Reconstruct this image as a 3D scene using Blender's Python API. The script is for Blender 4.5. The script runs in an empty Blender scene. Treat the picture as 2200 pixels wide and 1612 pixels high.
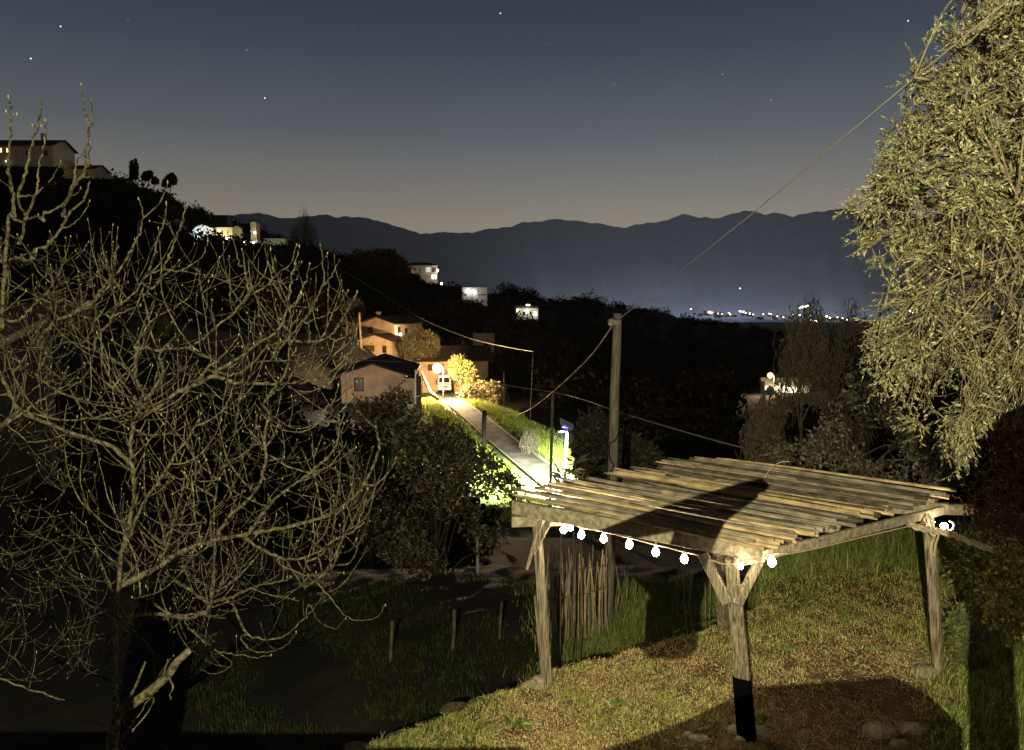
import bpy, math, random
import numpy as np
from mathutils import Vector
random.seed(7); rng = np.random.default_rng(7)
C = bpy.context.scene.collection
scene = bpy.context.scene
# ------------------------------------------------------------------ camera model
CAMZ = 4.7
CAM = np.array([0.0, 0.0, CAMZ])
PITCH = math.atan(166/1655.0)
CP, SP = math.cos(PITCH), math.sin(PITCH)
def ray(px, py):
    x = (px-1100)/1655.0; v = (806-py)/1655.0
    return np.array([x, CP+v*SP, -SP+v*CP])
def P(px, py, Y):
    r = ray(px, py); return CAM + r*(Y/r[1])
def G(px, py, z=0.0):
    r = ray(px, py); return CAM + r*((z-CAMZ)/r[2])
def Zp(py, Y):
    r = ray(1100, py); return CAMZ + r[2]/r[1]*Y
def proj(p):
    d = np.asarray(p)-CAM
    f = d[...,1]*CP - d[...,2]*SP
    u = d[...,1]*SP + d[...,2]*CP
    return 1100+1655*d[...,0]/f, 806-1655*u/f

# ------------------------------------------------------------------ mesh helpers
class MB:
    def __init__(s): s.v=[]; s.q=[]; s.t=[]; s.qm=[]; s.tm=[]; s.n=0
    def add(s, v, q=None, t=None, m=0):
        v = np.asarray(v, float).reshape(-1,3); s.v.append(v)
        if q is not None and len(q):
            q=np.asarray(q,int).reshape(-1,4); s.q.append(q+s.n); s.qm.append(np.full(len(q),m))
        if t is not None and len(t):
            t=np.asarray(t,int).reshape(-1,3); s.t.append(t+s.n); s.tm.append(np.full(len(t),m))
        s.n += len(v); return s
    def build(s, name, mats, parent=None, smooth=False, world=True):
        me = bpy.data.meshes.new(name)
        V = np.concatenate(s.v) if s.v else np.zeros((0,3))
        Q = np.concatenate(s.q) if s.q else np.zeros((0,4),int)
        T = np.concatenate(s.t) if s.t else np.zeros((0,3),int)
        mi = np.concatenate([*(s.qm), *(s.tm)]) if (s.qm or s.tm) else np.zeros(0,int)
        pp=parent
        while pp is not None: V = V - np.array(pp.location)[None,:]; pp=pp.parent
        me.vertices.add(len(V)); me.vertices.foreach_set('co', V.astype(np.float32).ravel())
        nl = len(Q)*4+len(T)*3
        me.loops.add(nl); me.loops.foreach_set('vertex_index', np.concatenate([Q.ravel(), T.ravel()]).astype(np.int32))
        me.polygons.add(len(Q)+len(T))
        ls = np.concatenate([np.arange(len(Q))*4, len(Q)*4+np.arange(len(T))*3]).astype(np.int32)
        me.polygons.foreach_set('loop_start', ls)
        me.polygons.foreach_set('loop_total', np.concatenate([np.full(len(Q),4), np.full(len(T),3)]).astype(np.int32))
        me.polygons.foreach_set('material_index', mi.astype(np.int32))
        me.polygons.foreach_set('use_smooth', np.full(len(Q)+len(T), smooth))
        for m in (mats if isinstance(mats,(list,tuple)) else [mats]): me.materials.append(m)
        me.update(calc_edges=True); me.validate()
        o = bpy.data.objects.new(name, me); C.objects.link(o)
        if parent is not None: o.parent = parent
        return o
def tag(o, label=None, cat=None, group=None, kind=None):
    if label: o['label']=label
    if cat: o['category']=cat
    if group: o['group']=group
    if kind: o['kind']=kind
    return o
def thing(name, label, cat, loc=(0,0,0), group=None):
    o = bpy.data.objects.new(name, None); C.objects.link(o); o.location = tuple(float(a) for a in loc)
    o.empty_display_size = .2
    return tag(o, label, cat, group)
def norm(a): return a/(np.linalg.norm(a)+1e-12)
def smooth_path(pts, k=5):
    pts = np.asarray(pts,float)
    if len(pts)<3: return pts
    e = np.vstack([2*pts[0]-pts[1], pts, 2*pts[-1]-pts[-2]])
    out=[]
    for i in range(len(pts)-1):
        p0,p1,p2,p3 = e[i:i+4]
        for j in range(k):
            t=j/k
            out.append(.5*((2*p1)+(-p0+p2)*t+(2*p0-5*p1+4*p2-p3)*t*t+(-p0+3*p1-3*p2+p3)*t**3))
    out.append(pts[-1]); return np.array(out)
def tube(mb, path, rad, sides=6, cap=True, m=0):
    path=np.asarray(path,float); n=len(path)
    rad = np.full(n, rad) if np.isscalar(rad) else np.asarray(rad,float)
    tg = np.gradient(path, axis=0); tg/= (np.linalg.norm(tg,axis=1)[:,None]+1e-12)
    up = np.array([0,0,1.0]) if abs(tg[0,2])<.9 else np.array([1.0,0,0])
    a = norm(np.cross(tg[0],up)); V=np.empty((n,sides,3)); ang=np.arange(sides)*2*math.pi/sides
    for i in range(n):
        a = norm(a - tg[i]*np.dot(a,tg[i])); b=np.cross(tg[i],a)
        V[i]=path[i]+rad[i]*(np.cos(ang)[:,None]*a+np.sin(ang)[:,None]*b)
    i=np.arange(n-1)[:,None]*sides; j=np.arange(sides)[None,:]; jn=(j+1)%sides
    q=np.stack([i+j,i+jn,i+sides+jn,i+sides+j],-1).reshape(-1,4)
    t=None
    V=V.reshape(-1,3)
    if cap:
        V=np.vstack([V,path[0],path[-1]]); c0=n*sides; c1=c0+1; jj=np.arange(sides); jn=(jj+1)%sides
        t=np.vstack([np.stack([np.full(sides,c0),jn,jj],-1), np.stack([np.full(sides,c1),(n-1)*sides+jj,(n-1)*sides+jn],-1)])
    mb.add(V,q,t,m)
BOXQ=[[0,3,2,1],[4,5,6,7],[0,1,5,4],[1,2,6,5],[2,3,7,6],[3,0,4,7]]
def obox(mb, c, ax, ay, az, m=0):   # centre, half vectors
    c,ax,ay,az=[np.asarray(a,float) for a in (c,ax,ay,az)]
    v=[c-ax-ay-az,c+ax-ay-az,c+ax+ay-az,c-ax+ay-az,c-ax-ay+az,c+ax-ay+az,c+ax+ay+az,c-ax+ay+az]
    mb.add(v,BOXQ,m=m)
def bar(mb, p0, p1, w, h, upv=(0,0,1), m=0, wob=0, nseg=1):  # rectangular timber between two points
    p0,p1=np.asarray(p0,float),np.asarray(p1,float); t=norm(p1-p0)
    s=norm(np.cross(t,np.asarray(upv,float))); u=np.cross(s,t)
    bev=min(w,h)*.12
    prof=[(-w/2+bev,-h/2),(w/2-bev,-h/2),(w/2,-h/2+bev),(w/2,h/2-bev),(w/2-bev,h/2),(-w/2+bev,h/2),(-w/2,h/2-bev),(-w/2,-h/2+bev)]
    n=nseg+1; V=[]
    for i in range(n):
        f=i/nseg; c=p0+(p1-p0)*f
        if wob and 0<i<nseg: c=c+s*random.uniform(-wob,wob)+u*random.uniform(-wob,wob)
        for a,b in prof: V.append(c+s*a+u*b)
    q=[]
    for i in range(n-1):
        for j in range(8): q.append([i*8+j,i*8+(j+1)%8,(i+1)*8+(j+1)%8,(i+1)*8+j])
    V+= [p0,p1]; c0=n*8
    t_=[[c0,(j+1)%8,j] for j in range(8)]+[[c0+1,(n-1)*8+j,(n-1)*8+(j+1)%8] for j in range(8)]
    mb.add(V,q,t_,m)
def sphere(mb, c, r, nu=12, nv=8, sc=(1,1,1), m=0, jit=0, seed=0):
    rg=np.random.default_rng(seed)
    V=[]; 
    for i in range(1,nv):
        th=math.pi*i/nv
        for j in range(nu):
            ph=2*math.pi*j/nu; k=1+jit*rg.uniform(-1,1)
            V.append([r*sc[0]*k*math.sin(th)*math.cos(ph), r*sc[1]*k*math.sin(th)*math.sin(ph), r*sc[2]*k*math.cos(th)])
    V+=[[0,0,r*sc[2]],[0,0,-r*sc[2]]]; q=[];t=[]
    for i in range(nv-2):
        for j in range(nu): q.append([i*nu+j,(i+1)*nu+j,(i+1)*nu+(j+1)%nu,i*nu+(j+1)%nu])
    a=(nv-1)*nu
    for j in range(nu):
        t.append([a,j,(j+1)%nu]); t.append([a+1,(nv-2)*nu+(j+1)%nu,(nv-2)*nu+j])
    mb.add(np.array(V)+np.asarray(c),q,t,m)
def lathe(mb, c, prof, nu=12, m=0):
    V=[]
    for r,z in prof:
        for j in range(nu):
            ph=2*math.pi*j/nu; V.append([r*math.cos(ph),r*math.sin(ph),z])
    q=[]
    for i in range(len(prof)-1):
        for j in range(nu): q.append([i*nu+j,i*nu+(j+1)%nu,(i+1)*nu+(j+1)%nu,(i+1)*nu+j])
    mb.add(np.array(V)+np.asarray(c),q,m=m)
def rand_dirs(n, rg=rng):
    d=rg.normal(size=(n,3)); return d/np.linalg.norm(d,axis=1)[:,None]
def leaves(mb, pos, dirs, L, W, m=0, rg=rng, droop=0.15):
    """rhombic leaves with a fold: pos (n,3) base, dirs (n,3)"""
    n=len(pos); L=np.broadcast_to(L,(n,))[:,None]; W=np.broadcast_to(W,(n,))[:,None]
    d=dirs/ (np.linalg.norm(dirs,axis=1)[:,None]+1e-9)
    s=np.cross(d, rand_dirs(n,rg)); s/= (np.linalg.norm(s,axis=1)[:,None]+1e-9)
    nrm=np.cross(d,s)
    a=pos; b=pos+d*L*.45+s*W*.5+nrm*W*.15; c=pos+d*L-nrm*L*droop; e=pos+d*L*.45-s*W*.5+nrm*W*.15
    V=np.stack([a,b,c,e],1).reshape(-1,3); i=np.arange(n)[:,None]*4
    t=np.concatenate([i+np.array([[0,1,2]]), i+np.array([[0,2,3]])])
    mb.add(V,t=t,m=m)
def blades(mb, pos, h, w, lean, m=0, rg=rng):
    n=len(pos); az=rg.uniform(0,2*math.pi,n); ln=rg.uniform(0,1,n)*lean
    hd=np.stack([np.cos(az),np.sin(az),np.zeros(n)],1)
    a2=rg.uniform(0,2*math.pi,n); s=np.stack([np.cos(a2),np.sin(a2),np.zeros(n)],1)*(w*.5)
    h=np.broadcast_to(h,(n,))[:,None]; ln=ln[:,None]
    mid=pos+hd*h*ln*.35+np.array([0,0,1])*h*.55*np.sqrt(np.maximum(0.05,1-ln**2*.5)); 
    tip=pos+hd*h*ln*1.1+np.array([0,0,1])*h*np.maximum(.12,(1-ln*.75))
    V=np.stack([pos-s,pos+s,mid+s*.8,mid-s*.8,tip],1).reshape(-1,3); i=np.arange(n)[:,None]*5
    mb.add(V,q=i+np.array([[0,1,2,3]]),t=i+np.array([[3,2,4]]),m=m)
def inpoly(px,py,poly):
    px=np.asarray(px);py=np.asarray(py); ins=np.zeros(px.shape,bool); n=len(poly)
    for i in range(n):
        x1,y1=poly[i];x2,y2=poly[(i+1)%n]
        if y1==y2: continue
        c=((y1>py)!=(y2>py))&(px<(x2-x1)*(py-y1)/(y2-y1)+x1); ins^=c
    return ins

# ------------------------------------------------------------------ materials
def new_mat(name):
    m=bpy.data.materials.new(name); m.use_nodes=True; nt=m.node_tree; nt.nodes.clear()
    out=nt.nodes.new('ShaderNodeOutputMaterial'); b=nt.nodes.new('ShaderNodeBsdfPrincipled')
    nt.links.new(b.outputs[0],out.inputs[0]); return m,nt,b,out
def mat(name, c1, c2=None, scale=5, rough=.85, bump=0, bscale=None, stretch=None, c3=None, island=False, metal=0, spec=.3, detail=6, trans=0, lo=.35, hi=.65):
    m,nt,b,out=new_mat(name); N=nt.nodes; Lk=nt.links
    b.inputs['Roughness'].default_value=rough; b.inputs['Metallic'].default_value=metal
    b.inputs['Specular IOR Level'].default_value=spec
    tc=N.new('ShaderNodeTexCoord'); mp=N.new('ShaderNodeMapping'); Lk.new(tc.outputs['Object'],mp.inputs[0])
    if stretch: mp.inputs['Scale'].default_value=stretch
    if c2 is None: b.inputs['Base Color'].default_value=(*c1,1)
    else:
        if island:
            g=N.new('ShaderNodeNewGeometry'); src=g.outputs['Random Per Island']; e0,e1=0.0,1.0
        else:
            t=N.new('ShaderNodeTexNoise'); t.inputs['Scale'].default_value=scale; t.inputs['Detail'].default_value=detail; Lk.new(mp.outputs[0],t.inputs['Vector']); src=t.outputs[0]; e0,e1=lo,hi
        r=N.new('ShaderNodeValToRGB'); r.color_ramp.elements[0].position=e0; r.color_ramp.elements[0].color=(*c1,1)
        r.color_ramp.elements[1].position=e1; r.color_ramp.elements[1].color=(*c2,1)
        if c3: 
            e=r.color_ramp.elements.new((e0+e1)/2); e.color=(*c3,1)
        Lk.new(src,r.inputs[0]); Lk.new(r.outputs[0],b.inputs['Base Color'])
    if bump:
        t2=N.new('ShaderNodeTexNoise'); t2.inputs['Scale'].default_value=bscale or scale*3; t2.inputs['Detail'].default_value=8; Lk.new(mp.outputs[0],t2.inputs['Vector'])
        bp=N.new('ShaderNodeBump'); bp.inputs['Strength'].default_value=bump; bp.inputs['Distance'].default_value=.05; Lk.new(t2.outputs[0],bp.inputs['Height']); Lk.new(bp.outputs[0],b.inputs['Normal'])
    if trans:
        tr=N.new('ShaderNodeBsdfTranslucent'); mx=N.new('ShaderNodeMixShader'); mx.inputs[0].default_value=trans
        if c2 is not None: Lk.new(r.outputs[0],tr.inputs[0])
        else: tr.inputs[0].default_value=(*c1,1)
        Lk.new(b.outputs[0],mx.inputs[1]); Lk.new(tr.outputs[0],mx.inputs[2]); Lk.new(mx.outputs[0],out.inputs[0])
    return m
def emit(name, col, st):
    m,nt,b,out=new_mat(name); b.inputs['Base Color'].default_value=(*[min(1,c) for c in col],1)
    b.inputs['Emission Color'].default_value=(*col,1); b.inputs['Emission Strength'].default_value=st; return m
M={}
M['bark']=mat('fig_bark',(.03,.029,.015),(.28,.255,.145),scale=18,bump=.9,bscale=60,c3=(.15,.138,.075),detail=10)
M['bud']=mat('fig_bud',(.25,.28,.10),(.42,.42,.2),scale=30,rough=.6)
M['wood']=mat('weathered_wood',(.07,.058,.036),(.40,.36,.25),scale=6,stretch=(7,7,.45),bump=.7,bscale=16,c3=(.24,.21,.14),detail=10)
M['woodh']=mat('weathered_beam_wood',(.16,.145,.10),(.36,.33,.235),scale=16,bump=.35,bscale=40,c3=(.26,.235,.165),detail=10)
M['graypole']=mat('grey_pole_wood',(.07,.065,.05),(.20,.185,.145),scale=4,stretch=(8,8,.6),bump=.4,bscale=12)
M['cane1']=mat('tan_bamboo',(.30,.225,.115),(.58,.46,.26),scale=5,rough=.6,bump=.15,bscale=30)
M['cane2']=mat('grey_bamboo',(.14,.125,.095),(.32,.29,.22),scale=6,rough=.75,bump=.2,bscale=30)
M['cane3']=mat('dark_bamboo',(.035,.03,.022),(.13,.11,.08),scale=7,rough=.8,bump=.2,bscale=30)
M['canehole']=mat('cane_hollow',(.02,.015,.01))
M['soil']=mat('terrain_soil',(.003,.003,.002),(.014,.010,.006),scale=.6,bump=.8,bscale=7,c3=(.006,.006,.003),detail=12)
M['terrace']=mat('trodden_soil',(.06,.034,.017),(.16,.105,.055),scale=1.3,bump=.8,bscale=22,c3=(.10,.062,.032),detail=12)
M['ledge']=mat('mossy_stone',(.025,.022,.013),(.10,.08,.05),scale=7,bump=.8,bscale=20,c3=(.09,.085,.04))
M['stone']=mat('field_stone',(.17,.15,.11),(.38,.33,.25),scale=6,bump=.7,bscale=22)
M['gdry']=mat('dry_grass',(.13,.095,.04),(.78,.66,.34),island=True,c3=(.40,.32,.145),rough=.8,spec=.15)
M['ggreen']=mat('green_grass',(.045,.075,.014),(.29,.34,.11),island=True,c3=(.14,.19,.045),rough=.7,spec=.2)
M['gmid']=mat('mixed_grass',(.07,.085,.022),(.56,.56,.2),island=True,c3=(.30,.32,.09),rough=.8,spec=.15)
M['gdark']=mat('dark_weed',(.012,.02,.006),(.05,.06,.018),island=True,rough=.9,spec=.1)
M['olive']=mat('olive_leaf',(.03,.038,.013),(.38,.385,.20),island=True,c3=(.15,.165,.085),rough=.55,spec=.35)
M['oliveb']=mat('olive_bark',(.08,.07,.035),(.24,.21,.12),scale=12,bump=.4)
M['leafd']=mat('dark_leaf',(.012,.013,.006),(.17,.15,.08),island=True,rough=.5,spec=.35,c3=(.045,.042,.02))
M['leafs']=mat('silver_leaf',(.03,.032,.02),(.26,.24,.17),island=True,c3=(.09,.088,.055),rough=.5,spec=.4)
M['leafg']=mat('green_leaf',(.05,.075,.02),(.16,.19,.06),island=True,rough=.6,spec=.3)
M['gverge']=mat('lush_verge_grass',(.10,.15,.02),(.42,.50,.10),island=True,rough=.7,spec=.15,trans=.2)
M['leafy']=mat('yellow_green_leaf',(.12,.15,.035),(.42,.42,.13),island=True,rough=.6,spec=.3,trans=.3)
M['round']=mat('clipped_crown_foliage',(.10,.085,.04),(.40,.34,.17),island=True,rough=.8,spec=.1,trans=.62)
M['leafr2']=mat('dead_leaf',(.10,.06,.03),(.34,.23,.12),island=True,rough=.8)
M['leafr']=mat('reddish_leaf',(.05,.02,.008),(.20,.085,.03),island=True,rough=.7)
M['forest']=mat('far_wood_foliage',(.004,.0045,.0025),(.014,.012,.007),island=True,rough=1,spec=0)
M['forestb']=mat('brown_wood_foliage',(.03,.024,.014),(.12,.085,.045),island=True,rough=1,spec=0)
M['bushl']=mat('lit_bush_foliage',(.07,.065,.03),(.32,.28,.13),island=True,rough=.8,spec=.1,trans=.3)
M['bbark']=mat('black_bark',(.010,.008,.005),(.03,.024,.015),scale=8)
M['rubble']=mat('dark_render',(.02,.018,.012),(.07,.06,.04),scale=5,bump=.6)
M['dbark']=mat('dark_bark',(.04,.034,.022),(.11,.09,.06),scale=8)
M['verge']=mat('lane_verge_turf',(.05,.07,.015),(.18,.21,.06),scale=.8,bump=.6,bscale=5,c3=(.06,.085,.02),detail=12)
M['mount']=mat('mountain_forest',(.014,.018,.03),(.036,.042,.062),scale=.002,rough=1,spec=0)
M['plasterp']=mat('peach_plaster',(.34,.255,.175),(.52,.40,.29),scale=.9,bump=.2,bscale=6)
M['plasterw']=mat('white_plaster',(.60,.60,.56),(.78,.78,.74),scale=.8)
M['plastery']=mat('yellow_plaster',(.55,.44,.22),(.70,.58,.34),scale=.8)
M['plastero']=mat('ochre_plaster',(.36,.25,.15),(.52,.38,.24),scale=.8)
M['plasterg']=mat('old_grey_plaster',(.28,.24,.17),(.42,.37,.27),scale=1.5)
M['dark']=mat('dark_pane',(.015,.015,.018),rough=.35,spec=.25)
M['shut']=mat('brown_shutter',(.05,.03,.02),(.09,.05,.03),scale=3)
M['asph']=mat('worn_asphalt',(.035,.03,.024),(.13,.12,.10),scale=.7,bump=.5,bscale=6,detail=12,c3=(.07,.062,.05))
M['white']=mat('white_paint',(.78,.78,.76),rough=.35,spec=.5)
M['metalg']=mat('grey_metal',(.32,.33,.32),(.42,.43,.42),scale=8,rough=.45,metal=.6)
M['greenpole']=mat('green_painted_metal',(.16,.2,.13),(.24,.28,.19),scale=6,rough=.5)
M['black']=mat('black_rubber',(.012,.012,.012),rough=.7)
M['blackm']=mat('matt_black',(.002,.002,.0025),(.004,.004,.005),scale=20,rough=1,spec=0)
M['red']=mat('red_paint',(.45,.05,.02),rough=.5)
M['cord']=mat('white_cord',(.55,.42,.32),rough=.6)
M['rope']=mat('twisted_pale_rope',(.33,.27,.18),(.6,.52,.4),scale=25,bump=.5,bscale=60)
M['wire']=mat('grey_cable',(.30,.29,.25),rough=.6)
def tilemat(name,c1,c2,scale=2.5):
    m,nt,b,out=new_mat(name); N=nt.nodes; Lk=nt.links
    tc=N.new('ShaderNodeTexCoord'); w=N.new('ShaderNodeTexWave'); w.bands_direction='X'; w.inputs['Scale'].default_value=scale; w.inputs['Distortion'].default_value=.3
    Lk.new(tc.outputs['Object'],w.inputs[0]); n=N.new('ShaderNodeTexNoise'); n.inputs['Scale'].default_value=3; Lk.new(tc.outputs['Object'],n.inputs['Vector'])
    r=N.new('ShaderNodeValToRGB'); r.color_ramp.elements[0].color=(*c1,1); r.color_ramp.elements[1].color=(*c2,1); r.color_ramp.elements[0].position=.35; r.color_ramp.elements[1].position=.65
    Lk.new(n.outputs[0],r.inputs[0]); Lk.new(r.outputs[0],b.inputs['Base Color'])
    bp=N.new('ShaderNodeBump'); bp.inputs['Strength'].default_value=1; bp.inputs['Distance'].default_value=.12; Lk.new(w.outputs[0],bp.inputs['Height']); Lk.new(bp.outputs[0],b.inputs['Normal'])
    b.inputs['Roughness'].default_value=.9; b.inputs['Specular IOR Level'].default_value=.2; return m
M['tile']=tilemat('old_clay_tiles',(.045,.03,.022),(.11,.07,.048))
M['tilep']=tilemat('pink_clay_tiles',(.20,.11,.08),(.38,.24,.17))
# ------------------------------------------------------------------ terrain
ROADPX=[(1290,1110,37),(1225,1058,43),(1160,1010,50),(1090,955,58),(1030,905,69),(985,870,84),(958,848,108),(945,836,128),(925,822,160)]
ROAD=np.array([P(*a) for a in ROADPX]); ROAD=smooth_path(ROAD,8)
COLS=[(-700,[(18,-2.5),(40,-4),(100,25),(250,60),(330,60),(500,-20)]),
 (-300,[(18,-2.5),(40,-4),(100,'610'),(250,'360'),(320,'365'),(500,-20)]),
 (0,[(18,-2.5),(40,-4),(100,'650'),(180,'505'),(250,'368'),(300,'378'),(500,-20)]),
 (120,[(18,-2.5),(40,-4),(100,'660'),(180,'520'),(250,'385'),(300,'392'),(500,-20)]),
 (250,[(18,-2.5),(40,-4.5),(100,'670'),(180,'540'),(260,'398'),(310,'400'),(500,-20)]),
 (350,[(18,-2.5),(40,-4.5),(100,'690'),(180,'570'),(270,'418'),(330,'420'),(500,-20)]),
 (430,[(18,-2.5),(40,-5),(100,'700'),(200,'590'),(280,'512'),(340,'455'),(500,-20)]),
 (550,[(18,-2.5),(40,-5),(100,'720'),(200,'600'),(280,'525'),(380,'490'),(560,-30)]),
 (620,[(18,-2.5),(40,-5),(100,'730'),(200,'620'),(280,'540'),(330,'528'),(560,-30)]),
 (720,[(18,-3),(40,-5.5),(75,'856'),(100,'750'),(200,'640'),(260,'558'),(300,'556'),(560,-40)]),
 (830,[(18,-3),(40,-6),(75,'862'),(130,'760'),(200,'665'),(260,'590'),(300,'592'),(560,-40)]),
 (900,[(18,-3),(40,-6.3),(75,'880'),(112,'838'),(140,'770'),(200,'690'),(250,'612'),(280,'620'),(560,-45)]),
 (1000,[(18,-3),(40,-6.5),(84,'872'),(112,'835'),(150,'785'),(200,'725'),(270,'650'),(320,'645'),(600,-50)]),
 (1100,[(18,-3),(40,-6.4),(58,'955'),(100,'885'),(150,'805'),(250,'705'),(350,'622'),(650,-55)]),
 (1250,[(18,-3),(40,-6.4),(60,-8.5),(100,-12),(160,-15),(300,'745'),(400,'640'),(700,-60)]),
 (1400,[(18,-3),(40,-7),(60,-9),(100,-13),(160,-16),(300,'765'),(450,'668'),(750,-65)]),
 (1550,[(18,-3),(40,-7.5),(60,-9.5),(100,-13),(160,-16),(350,'775'),(500,'694'),(800,-70)]),
 (1700,[(18,-3),(40,-7.5),(60,-9.5),(100,-13),(160,-15),(350,'785'),(600,'716'),(900,-70)]),
 (1900,[(18,-2.5),(40,-7),(60,-9),(100,-12),(160,-15),(350,'795'),(700,'730'),(1000,-70)]),
 (2400,[(18,-2),(40,-6),(60,-8),(100,-11),(160,-14),(350,'795'),(700,'730'),(1000,-70)])]
_cu=[]; _cz=[]; YS=np.geomspace(12,14000,260)
for cx,pts in COLS:
    r=ray(cx,700); _cu.append(r[0]/r[1])
    Yp=[];Zq=[]
    for Y,z in pts: Yp.append(Y); Zq.append(Zp(float(z),Y) if isinstance(z,str) else z)
    Yp+= [1600,2600,3000,14000]; Zq+=[-78,-76,-140,-140]
    _cz.append(np.interp(YS,Yp,Zq))
_cu=np.array(_cu); _cz=np.array(_cz)
def far_z(x,y):
    y=np.maximum(y,12.0); u=np.clip(x/y,_cu[0],_cu[-1])
    li=np.clip(np.searchsorted(_cu,u)-1,0,len(_cu)-2); fu=(u-_cu[li])/(_cu[li+1]-_cu[li]); fu=fu*fu*(3-2*fu)*.5+fu*.5
    ty=np.log(y/12)/np.log(14000/12)*(len(YS)-1); ty=np.clip(ty,0,len(YS)-1.001); k=ty.astype(int); fy=ty-k
    z0=_cz[li,k]*(1-fy)+_cz[li,k+1]*fy; z1=_cz[li+1,k]*(1-fy)+_cz[li+1,k+1]*fy
    return z0*(1-fu)+z1*fu
EDG=[(-40,-10),(-8,2.5),(-3.6,5.2)]+[tuple(G(a,b)[:2]) for a,b in [(795,1612),(940,1548),(1080,1488),(1178,1448),(1400,1392),(1560,1342),(1640,1300)]]+[(4.6,13.6),(7.0,15.2),(10,16),(40,20)]
EX=np.array([e[0] for e in EDG]); EY=np.array([e[1] for e in EDG])
def ssm(a,b,x): t=np.clip((x-a)/(b-a),0,1); return t*t*(3-2*t)
def hn(x,y,s,seed=0):  # cheap smooth noise
    return (np.sin(x*s*1.7+seed)*np.cos(y*s*1.3+seed*2.1)+.6*np.sin(x*s*3.1+y*s*2.3+seed*3.3)+.4*np.cos(y*s*5.3-x*s*4.1+seed))/2.0
def ground_z(x,y):
    x=np.asarray(x,float); y=np.asarray(y,float)
    d=np.interp(x,EX,EY)-y
    d=d+.10*hn(x,y,2.2,1)
    low=-1.35-.35*ssm(0,-6,x)+.12*hn(x,y,1.1,2)
    near=low*ssm(0.0,.75,-d)+.03*hn(x,y,3.0,4)
    fz=far_z(x,y)
    rough=np.where(y>30, hn(x,y,.06,5)*np.clip((y-30)/60,0,1)*1.6,0)
    rough=np.where(y>1500, 0, rough)
    z=near*(1-ssm(15,24,y))+(fz+rough)*ssm(15,24,y)
    # road bed
    dm=np.full(x.shape,1e9); zr=np.zeros(x.shape)
    msk=(y>30)&(y<170)
    if msk.any():
        xs=x[msk];ys=y[msk]; dd=np.full(xs.shape,1e9); zz=np.zeros(xs.shape)
        for i in range(len(ROAD)-1):
            a=ROAD[i];b=ROAD[i+1]; ab=b[:2]-a[:2]; t=np.clip(((xs-a[0])*ab[0]+(ys-a[1])*ab[1])/(ab@ab),0,1)
            q=np.hypot(xs-a[0]-t*ab[0],ys-a[1]-t*ab[1]); w=q<dd; dd=np.where(w,q,dd); zz=np.where(w,a[2]+t*(b[2]-a[2]),zz)
        dm[msk]=dd; zr[msk]=zz
    k=1-ssm(2.2,9,dm)
    return z*(1-k)+(zr-.12)*k
def gz(x,y): return float(ground_z(np.array([x]),np.array([y]))[0])
def on_ground(px,Y,dz=0):
    p=P(px,700,Y); p[2]=gz(p[0],p[1])+dz; return p
Ylist=np.concatenate([np.linspace(-14,2,17),np.linspace(2.4,18,105),np.geomspace(18.4,14000,300)])
us=np.linspace(-1.35,1.35,520); us=np.sign(us)*np.abs(us)
YY,UU=np.meshgrid(Ylist,us,indexing='ij'); XX=UU*np.sqrt(YY**2+14**2); ZZ=ground_z(XX,YY)
mb=MB(); ny,nx=YY.shape; i=np.arange(ny-1)[:,None]*nx+np.arange(nx-1)[None,:]
q=np.stack([i,i+1,i+nx+1,i+nx],-1).reshape(-1,4)
inside=((np.interp(XX,EX,EY)-YY)>-.05)[:-1,:-1].ravel()
V=np.stack([XX,YY,ZZ],-1).reshape(-1,3); mb.add(V,q)
cx_=(XX[:-1,:-1]+XX[1:,1:]).ravel()/2; cy_=(YY[:-1,:-1]+YY[1:,1:]).ravel()/2; dr=np.full(len(cx_),99.)
k_=np.where((cy_>30)&(cy_<130))[0]
dd_=np.hypot(cx_[k_][:,None]-ROAD[None,:,0],cy_[k_][:,None]-ROAD[None,:,1]).min(1); dr[k_]=dd_
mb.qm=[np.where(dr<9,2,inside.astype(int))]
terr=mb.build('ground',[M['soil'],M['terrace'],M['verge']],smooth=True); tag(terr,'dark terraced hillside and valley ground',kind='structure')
# road
def strip(name,path,w,mat_,dz,label):
    mb=MB(); t=np.gradient(path[:,:2],axis=0); n=np.stack([t[:,1],-t[:,0]],1); n/=np.linalg.norm(n,axis=1)[:,None]
    k=5; V=[]
    for i in range(len(path)):
        for j in range(k):
            f=(j/(k-1)-.5)*w; x=path[i,0]+n[i,0]*f; y=path[i,1]+n[i,1]*f; V.append([x,y,path[i,2]+dz-.02*(abs(f)/w*2)**2])
    q=[[i*k+j,i*k+j+1,(i+1)*k+j+1,(i+1)*k+j] for i in range(len(path)-1) for j in range(k-1)]
    mb.add(V,q); o=mb.build(name,mat_,smooth=True); return tag(o,label,kind='structure')
strip('road',ROAD,2.0,M['asph'],.0,'narrow worn lane running down the valley')
for sgn in (-1,1):
    mb=MB(); t=np.gradient(ROAD[:,:2],axis=0); n=np.stack([t[:,1],-t[:,0]],1); n/=np.linalg.norm(n,axis=1)[:,None]
    pa=ROAD.copy(); pa[:,:2]+=n*1.1*sgn; pa[:,2]+=.02
    for i in range(len(pa)-1): bar(mb,pa[i],pa[i+1],.10,.16)
    tag(mb.build('kerb',M['stone']),'low stone kerb along the %s of the valley lane'%('far side' if sgn<0 else 'near side'),kind='structure')

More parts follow.
